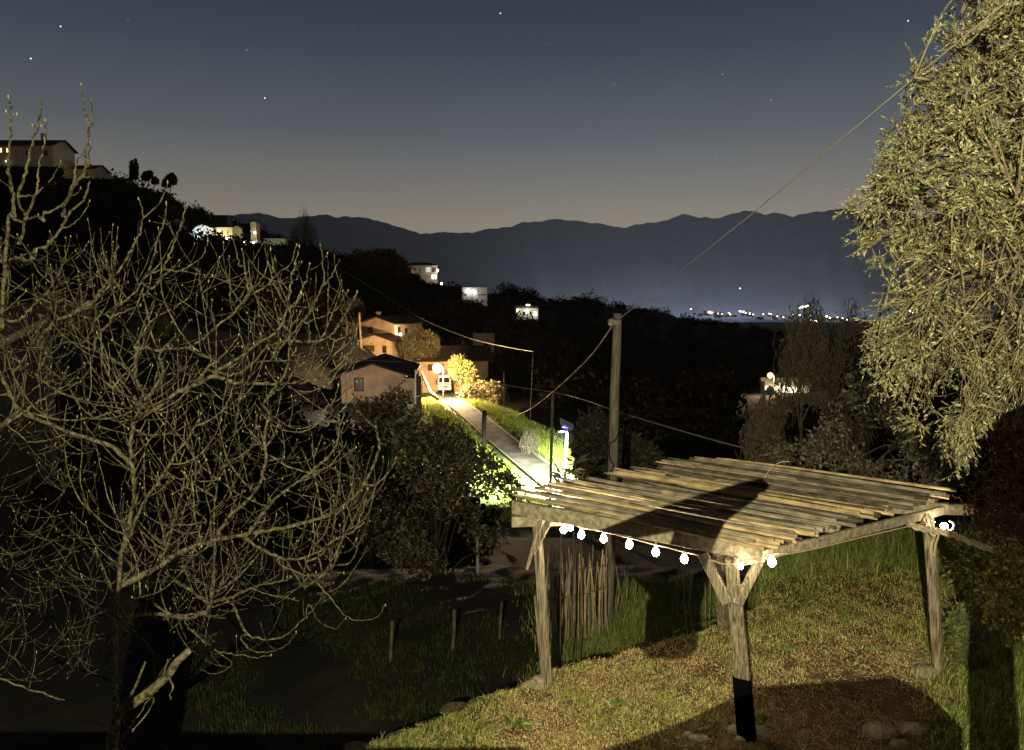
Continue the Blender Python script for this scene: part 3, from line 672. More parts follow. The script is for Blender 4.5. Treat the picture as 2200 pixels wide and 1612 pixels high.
# canes
ZC=2.33; cA,cB,cC,cD=G(1108,1066,ZC),G(1652,1178,ZC),G(2040,1063,ZC),G(1497,984,ZC)
rc=np.random.default_rng(3); NC=96; canes=[]
for k in range(NC):
    f=(k+rc.uniform(-.3,.3))/(NC-1); f=min(max(f,0),1); s=cA+(cD-cA)*f; e=cB+(cC-cB)*f; d=e-s; L=np.linalg.norm(d); d/=L
    ms=[-.05,.28][rc.random()<.35]+rc.uniform(-.16,.16); me_=rc.uniform(-.22,.10)
    if rc.random()<.10: ms+=rc.uniform(.4,1.2)
    s2=s+d*ms; e2=e+d*me_; r=rc.choice([.011,.015,.019,.024,.031],p=[.2,.26,.24,.2,.1])
    lat=norm(np.cross(d,(0,0,1))); s2=s2+lat*rc.uniform(-.07,.07); e2=e2+lat*rc.uniform(-.06,.06)
    z=rc.uniform(-.02,.035); s2[2]+=z+rc.uniform(-.01,.012); e2[2]+=z+rc.uniform(-.01,.02)
    n=14; sag=rc.uniform(-.012,.012); bx=rc.uniform(-.035,.035); pts=[];rr=[]
    node=rc.uniform(.2,.34); ph=rc.uniform(0,node)
    Lc=np.linalg.norm(e2-s2); ts=[0.0]; x=ph
    while x<Lc-.02:
        ts+= [max(x-.012,0.001),x,x+.012]; x+=node*rc.uniform(.85,1.15)
    ts.append(Lc); ts=sorted(set(ts)); 
    for t in ts:
        g=t/Lc; p=s2+(e2-s2)*g; p=p+lat*bx*math.sin(math.pi*g*2)+np.array([0,0,sag*math.sin(math.pi*g)]); pts.append(p); rr.append(r*(1.05-.22*(1-g)))
    rr=np.array(rr); 
    for j in range(2,len(ts)-1,3): rr[j]*=1.13
    mb=MB(); tube(mb,pts,rr,8)
    dd=norm(pts[-1]-pts[-2]); tube(mb,[pts[-1]+dd*.0015,pts[-1]+dd*.002],rr[-1]*.66,8,m=1); dd=norm(pts[0]-pts[1]); tube(mb,[pts[0]+dd*.0015,pts[0]+dd*.002],rr[0]*.66,8,m=1)
    mt=rc.choice(['cane1','cane2','cane3'],p=[.34,.42,.24]); mb.build('cane',[M[mt],M['canehole']],PG,smooth=True)
tw=MB(); pp=smooth_path([G(1643,1026,2.38),G(1655,1008,2.46),P(1675,994,9.75),P(1697,992,9.7)],5); tube(tw,pp,np.linspace(.008,.005,len(pp)),5); tag(tw.build('dry_twig',M['cord'],smooth=True),'curved dry twig standing up on the bamboo roof','twig')
# string lights
bulbm=emit('lit_bulb_glass',(1,.80,.52),165); 
SL=thing('string_lights','string of lit globe bulbs hanging along the pergola front beam','string lights',G(1409,1175,2.05))
BP=[(1211,1138,8.98,1),(1225,1133,8.93,.9),(1249,1149,8.8,1),(1297,1157,8.65,1),(1352,1170,8.4,1.02),(1409,1186,8.15,1.02),(1470,1201,7.95,1.02),(1591,1217,7.42,.62),(1658,1207,7.5,1.05)]
BP=[(a,b,float(np.interp(a,[1103,1640],[fb0[1],fb1[1]]))+.03 if a<1560 else Y-.05,s) for a,b,Y,s in BP]
cordpx=[(1196,1124),(1211,1124),(1225,1123),(1249,1134),(1297,1143),(1352,1156),(1409,1171),(1440,1178),(1470,1186),(1492,1191),(1512,1197)]
Yc=np.interp([a for a,b in cordpx],[a for a,b,_,_ in BP],[Y for _,_,Y,_ in BP])
cp=smooth_path([P(a,b,Y) for (a,b),Y in zip(cordpx,Yc)],4); mb=MB(); tube(mb,cp,.007,6)
cp=smooth_path([P(1512,1197,7.75),P(1555,1212,7.42),P(1591,1208,7.38),P(1604,1203,7.38),P(1630,1200,7.4),P(1658,1190,7.45),P(1720,1186,7.75),P(1850,1155,8.3),P(1980,1125,8.9),P(2010,1122,9.0)],4); tube(mb,cp,.006,6)
mb.build('cord',M['cord'],SL,smooth=True)
for a,b,Y,s in BP:
    c=P(a,b,Y); R=.038*s; mb=MB(); prof=[(R*.02,-R*1.25),(R*.5,-R*1.12),(R*.86,-R*.75),(R,-R*.2),(R*.92,R*.35),(R*.6,R*.9),(R*.36,R*1.3),(R*.34,R*1.5)]
    lathe(mb,c,prof,12); bo=mb.build('bulb',bulbm,SL,smooth=True)
    mb=MB(); tube(mb,[c+np.array([0,0,R*1.4]),c+np.array([0,0,R*2.2])],R*.42,8); tube(mb,[c+np.array([0,0,R*2.2]),c+np.array([0,0,R*2.9])],.006,5); mb.build('socket',M['cord'],bo)
# lamp cluster at the right post
mb=MB(); c=P(2028,1130,9.0); RB=thing('post_lamp','small lit bulb with white ring shade tied to the right pergola post','lamp',c)
sphere(mb,c,.034,12,8,sc=(1.3,1,1)); mb.build('bulb',bulbm,RB,smooth=True)
mb=MB(); c2=c+np.array([.075,0,.0]); ang=np.linspace(-1.9,1.9,12); tube(mb,[c2+np.array([.045*math.cos(t),0,.06*math.sin(t)]) for t in ang],.014,6); mb.build('ring_shade',M['white'],RB,smooth=True)
# rope from the right post
rp=smooth_path([P(1948,1124,9.12),P(1975,1135,8.98),P(2010,1141,8.95),P(2050,1150,8.8),P(2085,1165,8.6),P(2130,1180,8.4),P(2180,1196,8.2),P(2260,1235,7.9),P(2330,1290,7.6)],6)
mb=MB(); n=len(rp)
for ph in (0,2.1,4.2):
    q_=rp.copy()
    for i in range(n):
        a=ph+i*.55; q_[i]+=np.array([0,math.cos(a)*.02,math.sin(a)*.024])
    tube(mb,q_,.022,6)
RO=thing('rolled_awning','pale twisted cloth roll tied to the right pergola post and stretched rightwards','awning',rp[0]); mb.build('cloth_roll',M['rope'],RO,smooth=True)
mb=MB(); tube(mb,smooth_path([P(2012,1135,8.95),P(2016,1150,8.93),P(2010,1172,8.92),P(2007,1192,8.93)],5),.012,6); sphere(mb,P(2007,1192,8.93),.018,6,5)
tube(mb,smooth_path([P(1994,1104,8.98),P(2000,1118,8.96),P(2006,1138,8.94)],4),.012,6); mb.build('tie_cord',M['rope'],RO,smooth=True)
# ------------------------------------------------------------------ foreground plants
OL=[(2040,-120),(2058,0),(2066,60),(2020,105),(1950,140),(1935,205),(1975,225),(1950,260),(1900,290),(1880,330),(1870,365),(1860,395),(1828,430),(1838,470),(1862,500),(1868,555),(1885,600),(1872,640),(1895,680),(1868,715),(1852,765),(1880,800),(1868,850),(1930,905),(1915,935),(1995,955),(2040,1000),(2075,985),(2120,950),(2150,900),(2200,880),(2330,860),(2560,820),(2750,500),(2700,100),(2500,-200),(2250,-260)]
base=G(2330,1230,0); tr=[base-np.array([0,0,.1]),base+np.array([.05,.05,.9]),P(2330,820,6.6),P(2290,560,6.4),P(2250,330,6.2),.17]
rg=np.random.default_rng(31); olv=thing('olive_tree','tall olive tree with silvery green leaves filling the right edge','tree',tr[0])
tb=MB(); tp=smooth_path(np.array(tr[:-1]),6); tube(tb,tp,np.linspace(.17,.08,len(tp)),10)
NB=980; tips=sample_poly(OL,NB,rg); ed=np.clip(edge_dist(tips,OL)/130,.06,1); Yt=5.95+1.25*np.sqrt(ed)*rg.uniform(-1,1,NB); T3=Pv(tips[:,0],tips[:,1],Yt)
cw=MB(); cl=MB(); S0=[];S1=[];bare=[]
for k in range(NB):
    tip=T3[k]; ax=tp[np.clip(int((tip[2]-tp[0,2])/(tp[-1,2]-tp[0,2])*(len(tp)-1)),len(tp)//3,len(tp)-1)]
    out=norm((tip-ax)*np.array([1,1,.55])); low=float(np.clip((tips[k,1]-380)/400,-.6,1.2))
    dr_=norm(out+rg.normal(size=3)*.75+np.array([0,0,-.55*low+.15])); L=rg.uniform(.25,.65)
    st=tip-dr_*L+np.array([0,0,.18*L*low]); ok_=inpoly(*[np.array([v]) for v in proj(st)],OL)[0]
    if not ok_: dr_=norm(out+rg.normal(size=3)*.2); st=tip-dr_*L*.6
    mid=(st+tip)/2+np.array([0,0,.16*L])+rg.normal(size=3)*.05*L
    pp=smooth_path([st,mid,tip],5); tube(cw,pp,np.linspace(.0075,.003,len(pp)),5)
    inn=inpoly(np.array([tips[k,0]]),np.array([tips[k,1]]),[(1930,600),(2120,470),(2230,560),(2230,850),(2060,940),(1940,870)])[0]
    if rg.random()<.22: 
        q_=smooth_path([ax+rg.normal(size=3)*.1,(ax+st)/2+np.array([0,0,.12])+rg.normal(size=3)*.12,st],5); tube(cw,q_,np.linspace(.022,.008,len(q_)),6)
    n=rg.integers(12,19)
    for _ in range(n):
        i=rg.integers(2,len(pp)); s=pp[i]; t_=norm(norm(pp[i]-pp[i-1])*.8+rg.normal(size=3)*.65+np.array([0,0,-.35*low])); l_=rg.uniform(.06,.20)
        S0.append(s);S1.append(s+t_*l_); bare.append(inn and rg.random()<.72)
S0=np.array(S0);S1=np.array(S1);bare=np.array(bare); bd=rg.normal(size=S0.shape)*.02
S1[bare]+=(S1[bare]-S0[bare])*.8
sticks(cw,S0,S1,.0034,.0018,bend=bd)
kk=np.where(~bare)[0]; idx=np.repeat(kk,12); f=np.tile(np.linspace(.15,1.0,12),len(kk))[:,None]; sd=S1-S0; pos=S0[idx]+sd[idx]*f+bd[idx]*(4*f*(1-f))
dr2=sd[idx]/np.linalg.norm(sd[idx],axis=1)[:,None]+rand_dirs(len(idx),rg)*.75
leaves(cl,pos,dr2,.033*rg.uniform(.6,1.35,len(idx)),.0115*rg.uniform(.7,1.2,len(idx)),0,rg)
kb=np.where(bare)[0]; leaves(cl,S1[kb],sd[kb]+rand_dirs(len(kb),rg)*.1,.04,.012,0,rg)
cl.build('leaves',M['olive'],olv); cw.build('branches',M['oliveb'],olv,smooth=True); tb.build('trunk',M['oliveb'],olv,smooth=True)
foliage('reddish_shrub','reddish brown shaded shrub under the olive at the right edge','shrub',[(2150,900),(2260,880),(2420,900),(2420,1230),(2250,1180),(2120,1140),(2080,1090),(2050,1060),(2110,1010)],6.6,.6,650,9,.05,.02,M['leafr'],32,tw=.3,up=-.3,trunk=[G(2400,1420,0),G(2390,1300,.5),P(2330,1100,6.8),.05])
foliage('silver_bush','dim speckled silver leaved bush behind the pergola below the olive','shrub',[(1600,1000),(1660,965),(1735,945),(1790,880),(1835,800),(1880,740),(1900,850),(1990,930),(2060,990),(2080,1060),(1950,1040),(1800,1010),(1640,985)],14.5,1.6,1150,7,.085,.045,M['leafs'],33,tw=.4,up=.2,holes=.8,trunk=[on_ground(1850,14.8,-.1),P(1850,1100,14.8),P(1850,980,14.6),.07],edge=40)
for k,(poly,Y,n) in enumerate([([(1660,990),(1655,900),(1690,700),(1740,650),(1770,700),(1785,800),(1760,840),(1700,820)],20,230),([(1770,990),(1775,800),(1800,680),(1840,660),(1865,700),(1880,900),(1860,990)],21,220),([(1600,985),(1610,900),(1635,880),(1665,930),(1690,985)],17,110)]):
    foliage('upright_tree',['thin upright bare tree rising in front of the town lights','thin upright bare tree beside the olive crown','low twiggy tree beneath the orange lamp at the far right'][k],'tree',poly,Y,.9,n*2,3,.10,.04,M['leafd'],40+k,tw=.9,up=2.2,twr=.010,trunk=[on_ground(sum(p[0] for p in poly)/len(poly),Y,-.1),P(sum(p[0] for p in poly)/len(poly),980,Y),P(sum(p[0] for p in poly)/len(poly),820,Y),.06],group='thin trees before the right valley')
# big leafy bush left of centre
BB=[(755,885),(775,855),(800,880),(825,845),(855,830),(885,845),(895,880),(940,905),(985,925),(1015,950),(1060,985),(1100,1020),(1125,1060),(1120,1095),(1090,1160),(1000,1200),(880,1220),(790,1180),(750,1060),(740,960)]
foliage('loquat_bush','large dim brown leafed bush between the fig and the pergola','shrub',BB,17.0,2.1,2700,8,.12,.045,M['leafd'],34,tw=.45,up=.6,twr=.006,trunk=[on_ground(940,17,-.1),P(940,1300,17),P(935,1100,17),.09],edge=60,holes=.7,barkm=M['bbark'],twigmat=M['bbark'])
# shrubs on the slope behind the lamp
foliage('grey_green_shrub','tall grey green shrub right of the solar lamp','shrub',[(1235,960),(1250,900),(1280,885),(1310,910),(1320,960),(1330,1010),(1300,1040),(1240,1020)],37,1.8,700,7,.3,.13,M['leafs'],35,tw=.8,up=.7,twr=.02,trunk=[on_ground(1280,37,-.2),P(1280,1020,37),P(1280,960,37),.1])
foliage('grey_green_shrub','rounded grey shrub right of the tall wooden utility pole','shrub',[(1325,1030),(1322,960),(1345,935),(1380,950),(1410,975),(1425,1010),(1380,1030)],34,1.6,520,7,.26,.12,M['leafs'],36,tw=.7,up=.6,twr=.02,trunk=[on_ground(1365,34,-.2),P(1365,1020,34),P(1365,980,34),.08])
foliage('low_green_bush','bright low green bush at the foot of the utility pole','shrub',[(1250,1040),(1280,1010),(1300,1000),(1312,1035),(1290,1050)],33,.8,180,7,.25,.12,M['leafg'],37,tw=.5,up=.5,twr=.015,trunk=[on_ground(1285,33,-.2),P(1285,1040,33),P(1285,1030,33),.05])
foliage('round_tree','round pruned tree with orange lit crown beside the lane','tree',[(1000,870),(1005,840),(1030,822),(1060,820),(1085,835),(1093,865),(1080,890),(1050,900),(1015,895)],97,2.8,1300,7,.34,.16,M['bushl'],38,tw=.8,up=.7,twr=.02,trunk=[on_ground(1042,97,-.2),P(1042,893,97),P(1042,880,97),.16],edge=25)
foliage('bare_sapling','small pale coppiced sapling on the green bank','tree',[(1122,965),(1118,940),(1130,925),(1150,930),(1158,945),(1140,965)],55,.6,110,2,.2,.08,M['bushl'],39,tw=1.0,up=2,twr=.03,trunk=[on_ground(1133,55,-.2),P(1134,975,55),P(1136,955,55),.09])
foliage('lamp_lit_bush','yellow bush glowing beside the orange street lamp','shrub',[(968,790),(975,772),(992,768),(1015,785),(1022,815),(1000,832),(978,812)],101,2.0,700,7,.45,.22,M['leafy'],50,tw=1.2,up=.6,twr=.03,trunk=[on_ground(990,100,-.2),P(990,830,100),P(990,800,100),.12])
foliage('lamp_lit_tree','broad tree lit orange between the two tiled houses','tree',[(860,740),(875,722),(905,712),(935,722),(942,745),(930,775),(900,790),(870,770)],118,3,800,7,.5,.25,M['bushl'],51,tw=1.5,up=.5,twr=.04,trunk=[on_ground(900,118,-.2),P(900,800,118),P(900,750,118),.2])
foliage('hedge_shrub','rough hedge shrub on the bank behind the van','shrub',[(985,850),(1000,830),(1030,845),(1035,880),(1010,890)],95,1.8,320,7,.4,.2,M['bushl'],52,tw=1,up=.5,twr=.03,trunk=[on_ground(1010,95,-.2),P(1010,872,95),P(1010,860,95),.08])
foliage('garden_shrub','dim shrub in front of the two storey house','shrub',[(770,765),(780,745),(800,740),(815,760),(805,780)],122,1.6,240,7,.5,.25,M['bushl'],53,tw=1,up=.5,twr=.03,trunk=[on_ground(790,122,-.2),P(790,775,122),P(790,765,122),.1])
for k,(poly,Y) in enumerate([([(640,720),(650,690),(685,660),(720,680),(760,700),(755,730),(690,740)],125),([(560,720),(575,670),(600,640),(620,680),(610,720)],120),([(660,780),(650,750),(680,740),(760,745),(765,790),(700,800)],112),([(570,660),(565,640),(590,630),(600,655)],130),([(760,690),(735,660),(765,640),(785,665)],140)]):
    cx=sum(p[0] for p in poly)/len(poly); cy=sum(p[1] for p in poly)/len(poly)
    foliage('hillside_bush',['wide brown bush on the slope above the peach house','narrow brown bush showing between the fig twigs','low brown thicket left of the peach house roof','small brown bush high on the left slope','small round bush left of the tall orange pole'][k],'shrub',poly,Y,2.2,420,6,.5,.25,M['bushl'],60+k,tw=1.3,up=.7,twr=.03,trunk=[on_ground(cx,Y,-.3),P(cx,cy+25,Y),P(cx,cy,Y),.12],group='brown bushes on the left slope')
for k,(poly,Y) in enumerate([([(145,700),(150,655),(175,640),(205,665),(200,700),(175,710)],30),([(85,680),(95,640),(130,630),(150,660),(130,690)],33),([(330,730),(335,690),(365,680),(380,720),(360,740)],34)]):
    cx=sum(p[0] for p in poly)/len(poly)
    foliage('clipped_shrub',['brown rounded shrub behind the upper fig limbs','brown shrub beside the pink tiled roof','grey shrub behind the middle of the fig'][k],'shrub',poly,Y,.7,600,6,.12,.06,M['bushl'],70+k,tw=.4,up=.6,twr=.01,trunk=[on_ground(cx,Y,-.3),P(cx,760,Y),P(cx,700,Y),.06])
# umbrella pine and bare trees on the skyline
foliage('umbrella_pine','dark umbrella pine with domed crown on the skyline','tree',[(752,575),(765,548),(800,540),(845,542),(872,562),(885,590),(850,600),(790,598)],240,7,900,8,1.1,.6,M['forestb'],54,tw=2.5,up=.5,twr=.07,trunk=[on_ground(842,236,-.5),P(833,625,236),P(815,590,238),.5],edge=18)
foliage('bare_skyline_tree','hazy leafless tree against the mountains above the lit white walls','tree',[(628,520),(622,500),(640,480),(655,452),(665,480),(680,500),(682,520)],300,5,260,2,.8,.3,M['dbark'],55,tw=6,up=1.6,twr=.05,trunk=[on_ground(655,300,-.5),P(655,520,300),P(655,480,300),.4])
for k,(a,b) in enumerate([(284,345),(292,343)]):
    foliage('cypress','slim black cypress on the left skyline, %s of a close pair'%('left' if k==0 else 'right'),'tree',[(a-4,385),(a-3,355),(a,b),(a+3,355),(a+4,385)],255,.6,160,8,.8,.4,M['forest'],80+k,tw=.8,up=1.5,twr=.05,trunk=[on_ground(a,255,-.5),P(a,385,255),P(a,365,255),.2])
for k,(a,b,r) in enumerate([(313,378,7),(322,374,4),(333,388,5),(368,383,10),(357,393,6)]):
    foliage('skyline_tree',['small flat topped black tree right of the cypress pair','thin round headed black tree above the left ridge','low round black tree on the left ridge','large domed black tree crowning the left ridge','small dark tree leaning on the domed tree'][k],'tree',[(a-r,b+r*1.3),(a-r,b),(a-r*.5,b-r*.9),(a+r*.5,b-r*.9),(a+r,b),(a+r,b+r*1.3)],262,1.5,200,8,.8,.4,M['forest'],90+k,tw=.8,up=.5,twr=.05,trunk=[on_ground(a,262,-.5),P(a,b+r*1.5,262),P(a,b+r*.5,262),.2])
# reed plants at the back corner of the pergola (in front of the LED lit lane)
for k,(a,b,h) in enumerate([(1208,1065,60),(1235,1060,78),(1252,1062,55)]):
    mb=MB(); Y=11.8; pth=smooth_path([on_ground(a,Y,-.05),P(a-2,b+60,Y),P(a,b,Y),P(a+2,b-h,Y)],5); tube(mb,pth,np.linspace(.012,.006,len(pth)),5)
    rt=thing('reed_stalk',['dark leafy reed stalk against the white lit lane','tallest dark reed stalk with drooping blades by the lamp post','short dark reed stalk right of the lamp post'][k],'plant',pth[0],'reed stalks behind the bamboo roof'); mb.build('stem',M['dbark'],rt)
    rg=np.random.default_rng(100+k); mb=MB(); pos=[];dr=[]
    for j in range(11):
        f=rg.uniform(.25,1); pos.append(P(a+rg.uniform(-1,3),b-h*f+8,Y)); s=rg.choice([-1,1]); dr.append([s*1.0,rg.normal()*.3,rg.uniform(.2,1.0)])
    leaves(mb,np.array(pos),np.array(dr),rg.uniform(.16,.28,11),.045,0,rg,droop=.35); mb.build('blades',M['leafd'],rt)
# ------------------------------------------------------------------ utility poles and wires
def pole(name,label,p0,p1,r0,r1,m,cat='pole',group=None,sides=12):
    mb=MB(); p0=np.array(p0);p1=np.array(p1); pts=[p0+(p1-p0)*f+rng.normal(size=3)*r0*.05 for f in np.linspace(0,1,9)]; tube(mb,pts,np.linspace(r0,r1,9),sides)
    o=thing(name,label,cat,p0,group); mb.build('trunk' if cat=='tree' else 'shaft',m,o,smooth=True); return o
pt=P(1327,672,14.0); pb=P(1308,1262,13.9); ext=pb+(pb-pt)*.2; ext[2]=min(ext[2],gz(ext[0],ext[1])-.2)
UP=pole('utility_pole','tall leaning grey wooden utility pole behind the pergola',ext,pt,.108,.08,M['graypole'])
mb=MB(); c=P(1322,692,13.9)
for k in range(3): 
    ang=np.linspace(0,2*math.pi,14); tube(mb,[c+np.array([.115*math.cos(t),.115*math.sin(t)+.1,.03*k-.03+.012*math.sin(t)]) for t in ang],.012,5)
sphere(mb,c+np.array([-.09,-.04,-.03]),.045,8,6); mb.build('wire_binding',M['wire'],UP,smooth=True)
mb=MB(); tube(mb,smooth_path([P(1329,930,13.7),P(1320,948,13.72),P(1311,952,13.74),P(1310,985,13.74),P(1318,1000,13.72),P(1309,1025,13.74),P(1313,1060,13.74)],5),.013,5); mb.build('cable_loop',M['black'],UP,smooth=True)
def wire(label,pts,r,sag=0,m='wire'):
    pp=[]
    for a,b in zip(pts[:-1],pts[1:]):
        a=np.array(a);b=np.array(b); n=14
        for i in range(n): f=i/n; q_=a+(b-a)*f; pp.append(q_-np.array([0,0,sag*4*f*(1-f)*np.linalg.norm(b-a)]))
    pp.append(np.array(pts[-1])); mb=MB(); tube(mb,pp,r,6); return tag(mb.build('overhead_wire',M[m],smooth=True),label,'wire')
wtop=P(1324,690,13.86)
wire('pale overhead wire rising steeply from the wooden pole into the olive',[wtop,P(1420,617,12.6),P(1620,456,9.3),P(1960,172,5.6),P(2085,68,4.7),P(2300,-110,3.8)],.0065)
w=wire('slack overhead wire sagging from the wooden pole down to the round tree',smooth_path([wtop,P(1260,775,18),P(1188,842,25),P(1150,872,33),P(1125,886,41),P(1100,892,50),P(1043,886,56)],4),.016)
wire('thin overhead wire crossing behind the wooden pole to the right',smooth_path([P(845,772,100),P(900,785,84),P(1000,808,62),P(1090,828,48),P(1188,843,40),P(1250,858,34),P(1325,884,28.5),P(1450,922,25),P(1610,966,22),P(1800,1005,20)],3),.022)
wire('long cable drooping across the brown wood above the van',smooth_path([P(700,560,190),P(815,628,160),P(900,682,132),P(1000,724,110),P(1080,744,98),P(1146,756,90)],4),.035)
wire('faint cable passing behind the fig tree to the left slope',smooth_path([P(-60,500,70),P(150,570,66),P(300,630,62),P(500,700,58),P(720,765,55),P(860,778,60)],3),.03)
pole('wire_pole','stout black wooden pole standing in front of the round pruned tree',on_ground(1038,56,-.2),P(1041,882,56),.2,.16,M['bbark'])
pole('wire_pole','slim green metal pole carrying the crossing wires',on_ground(1183,40,-.3),P(1188,840,40),.075,.06,M['greenpole'])
pole('wire_pole','thin pole ending the long cable at the wood edge',on_ground(1139,90,-.3),P(1146,754,90),.06,.05,M['bbark'])
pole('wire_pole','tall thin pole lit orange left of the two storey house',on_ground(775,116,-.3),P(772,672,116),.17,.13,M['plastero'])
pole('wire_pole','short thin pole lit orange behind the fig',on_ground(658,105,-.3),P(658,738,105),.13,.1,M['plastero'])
pole('wire_pole','short grey pole beside the round pruned tree',on_ground(1084,80,-.3),P(1083,797,80),.07,.05,M['graypole'])
for k,(a,b,c_,d_,Y) in enumerate([(998,755,994,725,122),(1022,765,1023,728,120),(1031,770,1033,742,118),(968,748,972,728,126)]):
    pole('bare_tree',['orange lit bare trunk above the low tiled roof','tall slim bare trunk over the tiled roof','forked bare trunk over the tiled roof','short bare trunk behind the lit tree'][k],on_ground(a,Y,-.2),P(c_,d_,Y),.10,.05,M['bbark'],'tree','bare trunks at the edge of the wood',7)
# ------------------------------------------------------------------ solar lamp by the lane
YL=43.; lb=on_ground(1214,YL,-.1); lt=P(1219,922,YL); LP=thing('solar_street_lamp','white solar street lamp with tilted panel lighting the lane','street lamp',lb)
mb=MB(); tube(mb,[lb,lb+(lt-lb)*.5,lt],[.085,.07,.055],10); mb.build('pole',M['white'],LP,smooth=True)
mb=MB(); c=P(1218,912,YL); ax=norm(P(1233,922,YL)-P(1201,906,YL)); ay=norm(np.cross((0,0,1),ax)+np.array([0,0,.55])); az=norm(np.cross(ax,ay))
obox(mb,c,ax*.42,ay*.27,az*.02); pn=mb.build('solar_panel',M['white'],LP)
mb=MB(); obox(mb,c-az*.026,ax*.38,ay*.23,az*.006); mb.build('cells',M['dark'],pn)
mb=MB(); h0=P(1217,925,YL); h1=P(1200,927,YL-.2); bar(mb,h0,h1,.16,.07); hd=mb.build('lamp_head',M['metalg'],LP)
mb=MB(); hc=(h0+h1)/2-np.array([.05,0,.05]); obox(mb,hc,(.17,0,0),(0,.09,0),(0,0,.012)); mb.build('led_strip',emit('blue_white_led',(.45,.5,1.0),60),LP)
mb=MB(); sphere(mb,P(1215,918,YL-.1),.10,8,6,sc=(2.2,1,.7)); mb.build('blue_indicator',emit('blue_glow_led',(.10,.08,1.0),9),LP,smooth=True)
# ------------------------------------------------------------------ houses
def house(name,label,px,py,Y,yaw,w,d,h,rise,wm,rm,ridge='depth',wins=(),found=4,over=.45,chim=(),hip=False,group=None,cat='house',lamps=()):
    b=P(px,py,Y); o=thing(name,label,cat,b,group); ya=math.radians(yaw)
    X=np.array([math.cos(ya),math.sin(ya),0]); D=np.array([-math.sin(ya),math.cos(ya),0]); Zv=np.array([0,0,1.])
    L=lambda x,y,z: b+X*x+D*y+Zv*z
    mb=MB(); hw=w/2
    v=[L(-hw,0,-found),L(hw,0,-found),L(hw,d,-found),L(-hw,d,-found),L(-hw,0,h),L(hw,0,h),L(hw,d,h),L(-hw,d,h)]
    mb.add(v,[[0,1,5,4],[1,2,6,5],[2,3,7,6],[3,0,4,7],[4,5,6,7],[3,2,1,0]])
    if rise>0 and not hip:
        if ridge=='depth': mb.add([L(-hw,0,h),L(hw,0,h),L(0,0,h+rise),L(-hw,d,h),L(hw,d,h),L(0,d,h+rise)],t=[[0,1,2],[4,3,5]])
        else: mb.add([L(-hw,0,h),L(-hw,d,h),L(-hw,d/2,h+rise),L(hw,0,h),L(hw,d,h),L(hw,d/2,h+rise)],t=[[1,0,2],[3,4,5]])
    mb.build('wall',wm,o)
    mb=MB(); th=.18; ov=over; lift=.03
    def slab(p):
        p=[np.array(a)+Zv*lift for a in p]; q_=[a+Zv*th for a in p]; mb.add(p+q_,BOXQ)
    if rise<=0: slab([L(-hw-ov,-ov,h),L(hw+ov,-ov,h),L(hw+ov,d+ov,h),L(-hw-ov,d+ov,h)])
    elif hip:
        e=h; r_=min(hw,d/2)*.8; a1,a2,a3,a4=L(-hw-ov,-ov,e),L(hw+ov,-ov,e),L(hw+ov,d+ov,e),L(-hw-ov,d+ov,e); r1,r2=L(-hw+r_,d/2,e+rise),L(hw-r_,d/2,e+rise)
        u=[a1,a2,a3,a4,r1,r2]; u=[a+Zv*(lift+.12) for a in u]; lo=[a+Zv*lift for a in (a1,a2,a3,a4)]
        mb.add(u+lo,[[0,1,5,4],[2,3,4,5],[6,7,1,0],[7,8,2,1],[8,9,3,2],[9,6,0,3],[9,8,7,6]],t=[[1,2,5],[3,0,4]])
    elif ridge=='depth':
        k=ov*rise/hw
        slab([L(-hw-ov,-ov,h-k),L(0,-ov,h+rise),L(0,d+ov,h+rise),L(-hw-ov,d+ov,h-k)]); slab([L(0.004,-ov,h+rise),L(hw+ov,-ov,h-k),L(hw+ov,d+ov,h-k),L(.004,d+ov,h+rise)])
    else:
        k=ov*rise/(d/2)
        slab([L(-hw-ov,-ov,h-k),L(hw+ov,-ov,h-k),L(hw+ov,d/2,h+rise),L(-hw-ov,d/2,h+rise)]); slab([L(-hw-ov,d/2+.004,h+rise),L(hw+ov,d/2+.004,h+rise),L(hw+ov,d+ov,h-k),L(-hw-ov,d+ov,h-k)])
    rf_=mb.build('roof',rm,o)
    for (cx,cy,cw,ch) in chim:
        mb=MB(); obox(mb,L(cx,cy,h+rise+ch/2-.3),X*cw/2,D*cw/2,Zv*(ch/2+.3)); obox(mb,L(cx,cy,h+rise+ch+.06),X*(cw/2+.1),D*(cw/2+.1),Zv*.06); mb.build('chimney',M['plasterg'],rf_)
    for wi in wins:
        face,x,z,ww,hh,mt=wi[:6]
        if face=='f': c,ax,n=L(x,-.03,z),X,-D
        elif face=='r': c,ax,n=L(hw+.03,x,z),D,X
        else: c,ax,n=L(-hw-.03,x,z),D,-X
        mb=MB(); obox(mb,c,ax*(ww/2),n*.03,Zv*(hh/2)); wo=mb.build('window' if hh<1.9 else 'door',mt,o)
        if len(wi)>6:
            mb=MB(); 
            for s in (-1,1): obox(mb,c+ax*s*(ww/2+.04)+n*.01,ax*.04,n*.05,Zv*(hh/2+.08))
            for s in (-1,1): obox(mb,c+Zv*s*(hh/2+.04)+n*.012,ax*(ww/2-.003),n*.045,Zv*.04)
            mb.build('frame',wi[6],wo)
    for (x,y,z,r,em) in lamps:
        mb=MB(); sphere(mb,L(x,y,z),r,8,6); mb.build('wall_lamp',em,o,smooth=True)
    return o,L
def plight(loc,P_,col,r=.15,name='lamp_and_fill_light'):
    l=bpy.data.lights.new(name,'POINT'); l.energy=P_; l.color=col; l.shadow_soft_size=r; o=bpy.data.objects.new(name,l); C.objects.link(o); o.location=tuple(loc); return o
